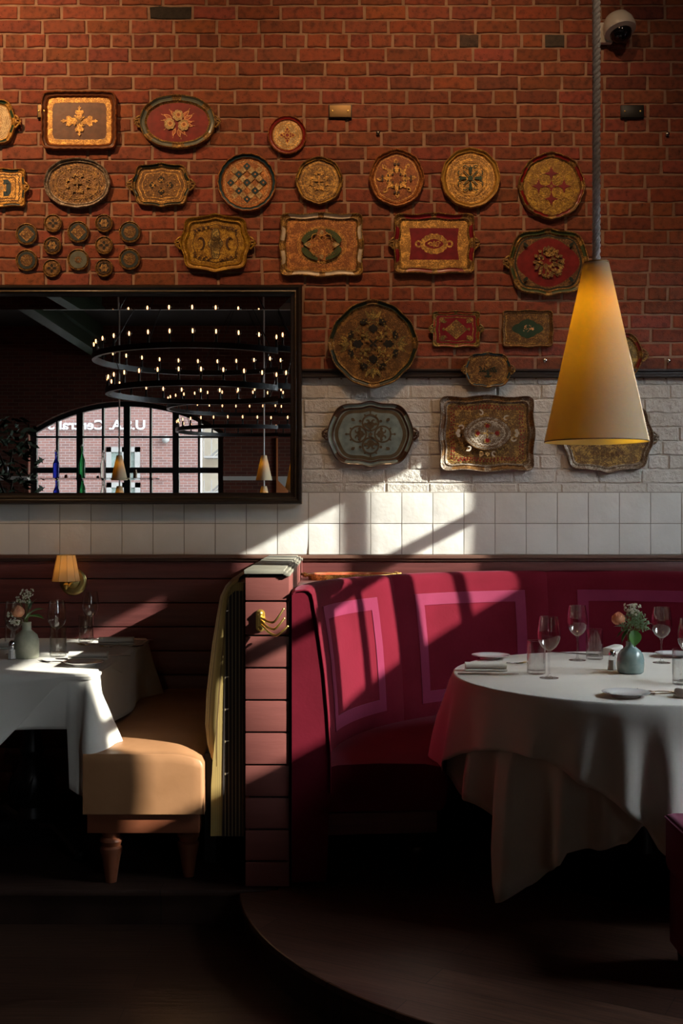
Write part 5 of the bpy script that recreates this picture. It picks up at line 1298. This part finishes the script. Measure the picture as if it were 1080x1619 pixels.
drape('tablecloth', lp, TZ-.0015, lf, 'linen', lambda u, s: .06*s+.004, lfold, label='white tablecloth with a hanging corner on the left rectangular table')
bl = MB(); q0 = Vector(((138-540)/436, LY0-.030, TZ-.43)); bl.box((q0.x-.008, q0.y-.001, q0.z-.016), (q0.x+.008, q0.y+.0005, q0.z+.016)); 
CARE = bl
def ov(u):
    if u < 1: x = LX0+(LX1-LX0)*u; return max(0, .30-abs(x+1.30)*1.03)
    if u < 2: y = (u-1)*(LY1-LY0); return max(.0, .20-abs(y-.60)*.6)*.4
    if u < 3: return .1
    return max(0, .30-abs((u-3.5))*1.0)
drape('overlay_napkin', lp, TZ+.0002, ov, 'linen_under', lambda u, s: .07*s+.010, lambda u, s: .018*sin(u*16)*s*3, label='white overlay cloth with a diagonal hem over the front of the left table', thick=.001)
tg = CARE.build('care_tag', 'care_white'); tg['label'] = 'small pale blue care label on the cloth corner'
for o in C.objects:
    if o.name == 'tablecloth': tg.parent = o
# ------------------------------------------------------------ tableware
def table_pt(px, py, z=TZ+.0012):
    d = F*(HC-z)/(py-809.5); return Vector(((px-540)*d/F, d-D0, z))
def wine_glass(name='wine_glass', H=.222):
    t = thing(name, '', 'wine glass'); k = H/.222
    b = MB(); bowl = [(.004,.098),(.012,.101),(.026,.112),(.037,.130),(.0415,.150),(.0405,.172),(.0365,.198),(.0325,.222)]
    b.lathe([(r*k, z*k) for r, z in bowl]+[((r-.0011)*k, z*k) for r, z in bowl[::-1][:-1]], 40); b.build('bowl', 'thin_glass', t, smooth=60)
    b = MB(); b.lathe([(.0001,.0),(.034,.0),(.0345,.0012),(.030,.0022),(.012,.005),(.0055,.010),(.0036,.02),(.0034,.07),(.0042,.090),(.008,.098),(.004,.101),(.0001,.101)], 36); b.build('stem', 'thin_glass', t, smooth=60)
    return t
def tumbler(H=.122):
    t = thing('water_tumbler', '', 'tumbler'); r = .034
    b = MB(); b.lathe([(r,.006),(r+.0006,H),(r-.0008,H+.0003),(r-.0016,H),(r-.0022,.014)], 40); b.build('wall', 'thin_glass', t, smooth=60)
    b = MB(); b.lathe([(.0001,0),(r-.004,0),(r,.003),(r,.008),(r-.001,.014),(r-.008,.012),(.0001,.0105)], 36); b.build('base', 'thin_glass', t, smooth=60)
    return t
def plate(r=.078):
    t = thing('bread_plate', '', 'plate'); b = MB()
    b.lathe([(.0001,.004),(r*.60,.0045),(r*.66,.007),(r*.97,.0135),(r,.0150),(r*1.0,.0162),(r*.97,.0160),(r*.66,.0098),(r*.60,.0072),(.0001,.0068)], 56); 
    b.build('dish', 'porcelain', t, smooth=60)
    b = MB(); b.lathe([(r*.60,.0048),(r*.58,.0),(r*.55,.0),(r*.55,.0044)], 48); b.build('foot_ring', 'porcelain', t)
    return t
def knife():
    b = MB(); rows = []
    for t, w, h in ((0,.004,.0022),(.06,.0058,.0034),(.25,.0056,.0034),(.45,.0040,.0030),(.50,.0052,.0026),(.56,.0085,.0014),(.80,.0088,.0012),(.93,.0068,.0010),(1,.0008,.0006)):
        x = (t-.5)*.225; rows.append([(x, w*cos(q)+(.002 if t > .5 else 0), .0034+h*sin(q)) for q in sym(10)])
    ids = b.grid(rows, closed_u=True); b.face(ids[0][::-1]); b.face(ids[-1]); return b.build('table_knife', 'steel')
def fork(L_=.195):
    b = MB(); rows = []
    for t, w, h, z in ((0,.0062,.0014,.003),(.05,.0080,.0016,.0034),(.2,.0062,.0016,.0052),(.45,.0032,.0020,.0085),(.62,.0030,.0020,.0065),(.70,.0070,.0013,.0045),(.76,.0125,.0010,.0035)):
        x = (t-.5)*L_; rows.append([(x, w*cos(q), z+h*sin(q)) for q in sym(10)])
    ids = b.grid(rows, closed_u=True); b.face(ids[0][::-1]); b.face(ids[-1])
    for y in (-.0102, -.0034, .0034, .0102): b.tube([((.75-.5)*L_, y, .0035), ((.86-.5)*L_, y*1.0, .0032), ((.95-.5)*L_, y, .0052), ((1-.5)*L_, y*.98, .0085)], [.0018,.0017,.0014,.0007], 6)
    return b.build('table_fork', 'steel')
def napkin(L_=.155, w=.055):
    t = thing('folded_napkin', '', 'napkin')
    for z0, z1, k, nm in ((.0004,.008,1.05,'lower_fold'), (.0085,.031,.92,'upper_fold')):
        b = MB(); rows = []
        for i in range(13):
            x = (i/12-.5)*L_*(1 if nm == 'upper_fold' else 1.02); e = 1-.12*abs(i/12-.5)**2
            rows.append([(x+.0012*sin(3*q+i), w/2*k*e*(abs(cos(q))**.7)*(1 if cos(q) > 0 else -1), (z0+z1)/2+(z1-z0)/2*(abs(sin(q))**.75)*(1 if sin(q) > 0 else -1)) for q in sym(22, .01)])
        ids = b.grid(rows, closed_u=True); b.face(ids[0][::-1]); b.face(ids[-1]); b.build(nm, 'napkin', t, smooth=60)
    b = MB()      # the rolled edge showing at the end
    for s_ in (-1, 1): b.tube([(s_*L_*.5, w*.40*cos(a)*(1-a/14), .0195+.0095*sin(a)*(1-a/14)) for a in [i*.5 for i in range(18)]], .0010, 5)
    b.build('hem', 'napkin', t)
    return t
def shaker():
    t = thing('salt_shaker', '', 'salt shaker')
    b = MB(); b.lathe([(.0001,0),(.0185,0),(.019,.003),(.0125,.052),(.0115,.056)], 8); b.build('body', 'thin_glass', t, smooth=20)
    b = MB(); b.lathe([(.0001,.002),(.0165,.002),(.0125,.038),(.0001,.040)], 8); b.build('salt', 'salt', t, smooth=20)
    b = MB(); b.lathe([(.013,.052),(.0135,.060),(.0115,.070),(.006,.0755),(.0001,.077)], 20); b.build('lid', 'chrome', t, smooth=60)
    return t
def vase(prof, m, name='flower_vase'):
    b = MB(); b.lathe(prof+[(prof[-1][0]-.004, prof[-1][1]+.0), (prof[-1][0]-.005, prof[-1][1]-.03)], 48, cap0=False); 
    return b.build(name, m, smooth=60)
used = {}
def put(kind, make, p, label, rz=0, group=None):
    if kind not in used: used[kind] = make(); o = used[kind]; o.location = p; o.rotation_euler = (0, 0, rz)
    else: o = dup(used[kind], p, rz)
    o['label'] = label; o['category'] = CATS[kind]
    if group: o['group'] = group
    return o
CATS = dict(glass='wine glass', tumbler='tumbler', plate='plate', knife='knife', fork='fork', napkin='napkin', salt='salt shaker')
GG = {'glass':'stemmed wine glasses on the tables', 'tumbler':'water tumblers on the tables', 'plate':'side plates on the tables', 'knife':'table knives', 'fork':'table forks', 'napkin':'folded napkins', 'salt':'salt shakers'}
MK = dict(glass=wine_glass, tumbler=tumbler, plate=plate, knife=knife, fork=fork, napkin=napkin, salt=shaker)
def P_(kind, px, py, label, rz=0): return put(kind, MK[kind], table_pt(px, py), label, radians(rz), GG[kind])
# round table
P_('glass', 868, 1072, 'empty wine glass on the round table nearest the front left tumbler')
P_('glass', 913, 1044, 'empty wine glass on the round table between two tumblers, farther back')
P_('glass', 1046, 1048, 'empty wine glass on the round table right of the flowers')
P_('glass', 1090, 1076, 'wine glass cut off by the right edge of the photo')
P_('tumbler', 848, 1065, 'water tumbler on the round table beside the foremost wine glass')
P_('tumbler', 940, 1042, 'water tumbler on the round table left of the salt shaker')
P_('tumbler', 1079, 1082, 'water tumbler at the right edge of the round table')
P_('plate', 990, 1101, 'empty white side plate at the front of the round table')
P_('plate', 776, 1041, 'white side plate behind the folded napkin on the round table')
P_('plate', 1066, 1038, 'white side plate at the back right of the round table')
P_('napkin', 768, 1060, 'rolled white napkin at the left of the round table', -4)
P_('napkin', 1102, 1100, 'white napkin cut off at the right front of the round table', 30)
P_('napkin', 968, 1033, 'white napkin behind the tumbler by the flower vase', 60)
P_('knife', 772, 1067, 'knife lying in front of the rolled napkin on the round table', -2)
P_('knife', 905, 1034, 'knife lying behind the wine glass on the round table', 150)
P_('fork', 797, 1051, 'fork showing its tines right of the rolled napkin', 18)
P_('fork', 1052, 1097, 'fork leaning from the front plate, left of the pair', 148)
P_('fork', 1060, 1100, 'fork under the other fork, at the right front of the round table', 158)
P_('salt', 968, 1059, 'glass salt shaker beside the blue-green vase')
# left table
P_('glass', 90, 1031, 'empty wine glass standing behind a tumbler on the left table')
P_('glass', 143, 1009.5, 'farthest wine glass on the left table, near the wall')
P_('glass', 22, 1034, 'wine glass left of the grey-green vase, at the photo edge')
P_('tumbler', 92, 1038, 'sunlit water tumbler in the middle of the left table')
P_('tumbler', 136, 1015, 'water tumbler by the wall on the left table')
P_('tumbler', 20, 1022, 'water tumbler behind the salt shaker at the left edge')
P_('plate', 133, 1052, 'white side plate near the front corner of the left table')
P_('napkin', 140, 1042, 'rolled white napkin behind the side plate on the left table', 3)
P_('napkin', 184, 1018, 'rolled white napkin farther back on the left table', 3)
P_('napkin', -8, 1026, 'rolled napkin cut off by the left edge of the photo', 0)
P_('knife', 165, 1037, 'knife lying in front of the near napkin on the left table', -8)
P_('knife', 203, 1012.5, 'knife beside the far napkin on the left table', -6)
P_('fork', 92, 1049, 'fork beside the front side plate on the left table', 152)
P_('fork', 150, 1022, 'fork lying behind the near napkin on the left table', 150)
P_('fork', 192, 1023, 'fork in front of the far napkin on the left table', 4)
P_('salt', 19, 1042, 'salt shaker in front of the grey-green vase')
VL = table_pt(42, 1040); VR = table_pt(997, 1064)
kl = .148/.148
v = vase([(.0001,.0),(.046,.0),(.050,.006),(.051,.05),(.050,.072),(.043,.095),(.026,.110),(.019,.116),(.0185,.140),(.0195,.147)], 'vase_grey'); v.location = VL; tag(v, 'grey-green stoneware bottle vase on the left table', 'vase')
v = vase([(.0001,.0),(.042,.0),(.048,.006),(.0500,.030),(.0495,.052),(.0455,.070),(.036,.085),(.024,.094),(.0175,.100),(.0165,.110),(.0175,.118)], 'vase_blue'); v.location = VR; tag(v, 'glossy blue-green crackle vase on the round table', 'vase')
# ------------------------------------------------------------ flowers
def leaf_mesh(b, base, ang, L_, w, droop=.3, pitch=.6, m=0):
    """a pointed leaf with a folded midrib; ang = heading, pitch = rise"""
    rows = []
    for i in range(11):
        t = i/10; pth = pitch-droop*t*1.8; 
        if i == 0: p = Vector(base)
        else: p = p+Vector((cos(ang)*cos(pth), sin(ang)*cos(pth), sin(pth)))*L_/10
        ww = w/2*sin(pi*min(.97, .04+t)**.85); side = Vector((-sin(ang), cos(ang), 0)); up = Vector((-cos(ang)*sin(pth), -sin(ang)*sin(pth), cos(pth)))
        rows.append([p+side*ww*k+up*ww*.35*abs(k) for k in (-1, -.5, 0, .5, 1)])
    b.grid(rows, m)
def leafy(loc, tops, label, m='leaf', w=.03, L_=.06):
    """one cut stem with its leaves: tops = list of (dx, dy, dz, heading, size, pitch)"""
    b = MB()
    for dx, dy, dz, h, k, pt in tops:
        b.tube([(0,0,-.06), (dx*.3,dy*.3,dz*.5), (dx,dy,dz)], .0012, 6, 0); 
    o = b.build('leafy_stem', 'stem', loc=loc); tag(o, label, 'leafy stem')
    for dx, dy, dz, h, k, pt in tops:
        b = MB(); leaf_mesh(b, (dx, dy, dz), h, L_*k, w*k, .3, pt); lf_ = b.build('leaf', m, o, smooth=60, fix=False)
    return o
def ranunculus(loc, head, label, r=.027):
    b = MB(); b.tube([(0,0,-.06), (head[0]*.3, head[1]*.3, head[2]*.5), head], .0018, 8); o = b.build('ranunculus', 'stem', loc=loc); tag(o, label, 'flower')
    random.seed(21); b = MB(); hv = Vector(head)
    for ring in range(6):
        k = 1-ring*.15
        for j in range(7):
            q = 2*pi*j/7+ring*.45; rows = []
            for i in range(6):
                t = i/5; el = -1.1+t*(1.75+ring*.14); rr = r*k
                rows.append([hv+Vector((rr*cos(el)*cos(q+s_*.62*sin(pi*(.15+.8*t))), rr*cos(el)*sin(q+s_*.62*sin(pi*(.15+.8*t))), rr*sin(el)*.85+.004*ring+(.002*cos(s_*4)))) for s_ in (-1,-.5,0,.5,1)])
            b.grid(rows)
    b.build('petals', 'petal_coral', o, smooth=60, fix=False)
    b = MB(); b.sphere(hv+Vector((0,0,r*.5)), r*.32, 12, 8); b.build('heart', 'petal_heart', o); return o
def sprig(loc, dirs, label, seed, sz_=.0045, nb=26, spread=.02, m='blossom', heart='blossom_heart'):
    random.seed(seed); b = MB(); f = MB()
    for dx, dy, dz in dirs:
        b.tube([(0,0,-.05), (dx*.35,dy*.35,dz*.5), (dx,dy,dz)], .0009, 5)
        for k in range(nb):
            v_ = Vector((rnd(-1,1), rnd(-1,1), rnd(-.9,.9))); 
            if v_.length > 1: v_.normalize()
            p = Vector((dx,dy,dz))+v_*spread; b.tube([(dx*.85,dy*.85,dz*.85), p], .0005, 4)
            nrm = (v_+Vector((0,-.5,.3))).normalized(); a_ = nrm.orthogonal().normalized(); c_ = nrm.cross(a_)
            for j in range(5):
                q = 2*pi*j/5; e = p+(a_*cos(q)+c_*sin(q))*sz_*.62; f.sphere(e, sz_*.46, 6, 4, 0, sc=(1,1,.8))
            f.sphere(p+nrm*sz_*.25, sz_*.30, 6, 4, 1)
    o = b.build('blossom_sprig', 'stem', loc=loc); tag(o, label, 'flower sprig')
    f.build('blossoms', [m, heart], o, smooth=60, fix=False); return o
nl = Vector((0,0,.14)); L0 = VL+nl; R0 = VR+Vector((0,0,.112))
ranunculus(L0, (-.032,-.012,.050), 'coral ranunculus in the grey-green vase')
sprig(L0, [(-.012,.01,.125),(.012,.0,.128),(.0,.0,.100),(-.035,.01,.10)], 'tall white waxflower sprig above the grey-green vase', 31, nb=13, spread=.018)
sprig(L0, [(-.060,-.02,.040),(-.052,-.02,.015),(-.030,-.035,.008)], 'low white waxflower sprig left of the grey-green vase', 32, nb=12, spread=.014)
leafy(L0, [(.010,-.01,.030,-.1,1.35,.15),(.018,.0,.045,.25,1.1,.55)], 'broad green leaves right of the coral flower in the left vase', 'leaf', .036, .052)
leafy(L0, [(.006,-.01,.050,.6,1.2,1.2),(.0,-.02,.020,-.1,1.2,1.0),(.014,0,.06,1.9,1.0,1.2)], 'pale green upright leaves in the left vase', 'leaf_pale', .018, .055)
ranunculus(R0, (-0.047,-0.011,0.090), 'coral ranunculus in the blue-green vase', .026)
sprig(R0, [(-0.008,-0.011,0.134),(0.016,-0.011,0.128),(0.000,-0.020,0.113)], 'white waxflower cluster above the blue-green vase', 41, nb=26, spread=.021, sz_=.0046)
sprig(R0, [(-0.005,-0.022,0.087),(0.018,-0.024,0.077),(0.044,-0.011,0.067),(0.036,0.000,0.090),(-0.023,-0.022,0.064)], 'green budded filler sprig in the blue-green vase', 42, nb=44, spread=.025, sz_=.0034, m='leaf_pale', heart='stem')
leafy(R0, [(0.005,-0.024,0.049,-1.4,1.25,-1.15)], 'single broad leaf hanging over the front of the blue-green vase', 'leaf', .040, .050)
leafy(R0, [(-0.016,-0.011,0.051,3.3,1.15,-.35),(-0.013,-0.022,0.051,3.5,1.3,-.75),(-0.026,-0.011,0.059,3.2,.9,.35)], 'long narrow leaves drooping left of the blue-green vase', 'leaf', .017, .046)
leafy(R0, [(0.039,-0.006,0.077,.3,.9,.75),(0.044,-0.011,0.072,.0,1.0,.25),(0.044,-0.011,0.061,-.2,.9,-.1),(0.033,0.000,0.096,.8,.8,1.1)], 'grey-green leaves at the right of the blue-green vase', 'leaf_pale', .020, .036)
SPOTS = [((-2.2,-2.2,4.9), (-2.0,0,3.45), 330, 68, (1,.58,.28), 1), ((.35,-2.2,4.9), (.35,0,3.2), 150, 60, (1,.58,.28), 1), ((-.75,-2.2,4.9), (-.75,0,3.2), 55, 50, (1,.58,.28), 1), ((1.5,-3.0,4.9), (1.2,0,2.9), 45, 50, (1,.72,.5), 1, .15)]  # last spot is added fill for the lamp cord and right-hand trays
POINTS = [((W(943,0,4.23).x,-1.31,2.22), 3, (1,.75,.35), .03), (SCONCE, .2, (1,.72,.42), .02)]
# ------------------------------------------------------------ light and camera
sd = Vector((-1, .4, -.51)).normalized()
su = bpy.data.lights.new('sun', 'SUN'); su.energy = SUN_E; su.angle = radians(.45); su.color = (1, .94, .85)
so = bpy.data.objects.new('sun', su); C.objects.link(so); so.rotation_euler = sd.to_track_quat('-Z', 'Y').to_euler(); so.location = (6, -4, 6)
w = bpy.data.worlds.new('sky'); bpy.context.scene.world = w; w.use_nodes = True
bg = w.node_tree.nodes['Background']; bg.inputs[0].default_value = (.86,.92,1,1); 
nt = w.node_tree; tc = N(nt, 'TexCoord'); dt = N(nt, 'VectorMath', operation='DOT_PRODUCT'); nt.links.new(tc.outputs['Generated'], dt.inputs[0])
dt.inputs[1].default_value = (.92, -.25, .3); mr_ = N(nt, 'MapRange'); nt.links.new(dt.outputs['Value'], mr_.inputs[0])
for i_, v_ in ((1, .35), (2, 1), (3, SKY_E), (4, SKY_E*SKY_G)): mr_.inputs[i_].default_value = v_
nt.links.new(mr_.outputs[0], bg.inputs[1])   # the sky is brighter round the sun
def portal(loc, size, rot):
    l = bpy.data.lights.new('window_portal', 'AREA'); l.shape = 'RECTANGLE'; l.size, l.size_y = size; l.cycles.is_portal = True; l.energy = 0
    o = bpy.data.objects.new('window_portal', l); C.objects.link(o); o.location = loc; o.rotation_euler = rot
portal((X1+.1, (WY0+WY1)/2, (WZ0+WZ1)/2), (WZ1-WZ0, WY1-WY0), Vector((-1,0,0)).to_track_quat('-Z', 'Y').to_euler())
for wy in SIDE: portal((X1+.1, wy, 2.55), (2.1, 2.2), Vector((-1,0,0)).to_track_quat('-Z', 'Y').to_euler())
portal((cx, YF-.3, (zb+za)/2), (2*hw, za-zb), Vector((0,1,0)).to_track_quat('-Z', 'Y').to_euler())
def spot(loc, target, e, ang, col=(1,.62,.34), blend=.9, rad=.03):
    l = bpy.data.lights.new('track_light', 'SPOT'); l.energy = e; l.spot_size = radians(ang); l.spot_blend = blend; l.color = col; l.shadow_soft_size = rad
    o = bpy.data.objects.new('track_light', l); C.objects.link(o); o.location = loc
    o.rotation_euler = (Vector(target)-Vector(loc)).to_track_quat('-Z', 'Y').to_euler()
for a in SPOTS: spot(*a)
for loc_, e, col, r in POINTS:
    l = bpy.data.lights.new('lamp_bulb', 'POINT'); l.energy = e; l.color = col; l.shadow_soft_size = r
    o = bpy.data.objects.new('lamp_bulb', l); C.objects.link(o); o.location = loc_
cam = bpy.data.cameras.new('camera'); cam.sensor_fit = 'VERTICAL'; cam.sensor_height = 36; cam.sensor_width = 24; cam.lens = F/1619*36; cam.clip_end = 200
co = bpy.data.objects.new('camera', cam); C.objects.link(co); co.location = (0, -D0, HC); co.rotation_euler = (pi/2, 0, 0)
sc = bpy.context.scene; sc.camera = co
sc.view_settings.view_transform = 'Standard'; sc.view_settings.look = 'None'; sc.view_settings.gamma = 1; sc.view_settings.use_curve_mapping = False
sc.view_settings.exposure = EXPO
sc.cycles.use_denoising = True; sc.cycles.max_bounces = 10; sc.cycles.transparent_max_bounces = 16; sc.cycles.caustics_refractive = False; sc.cycles.caustics_reflective = False
sc.cycles.sample_clamp_indirect = 4
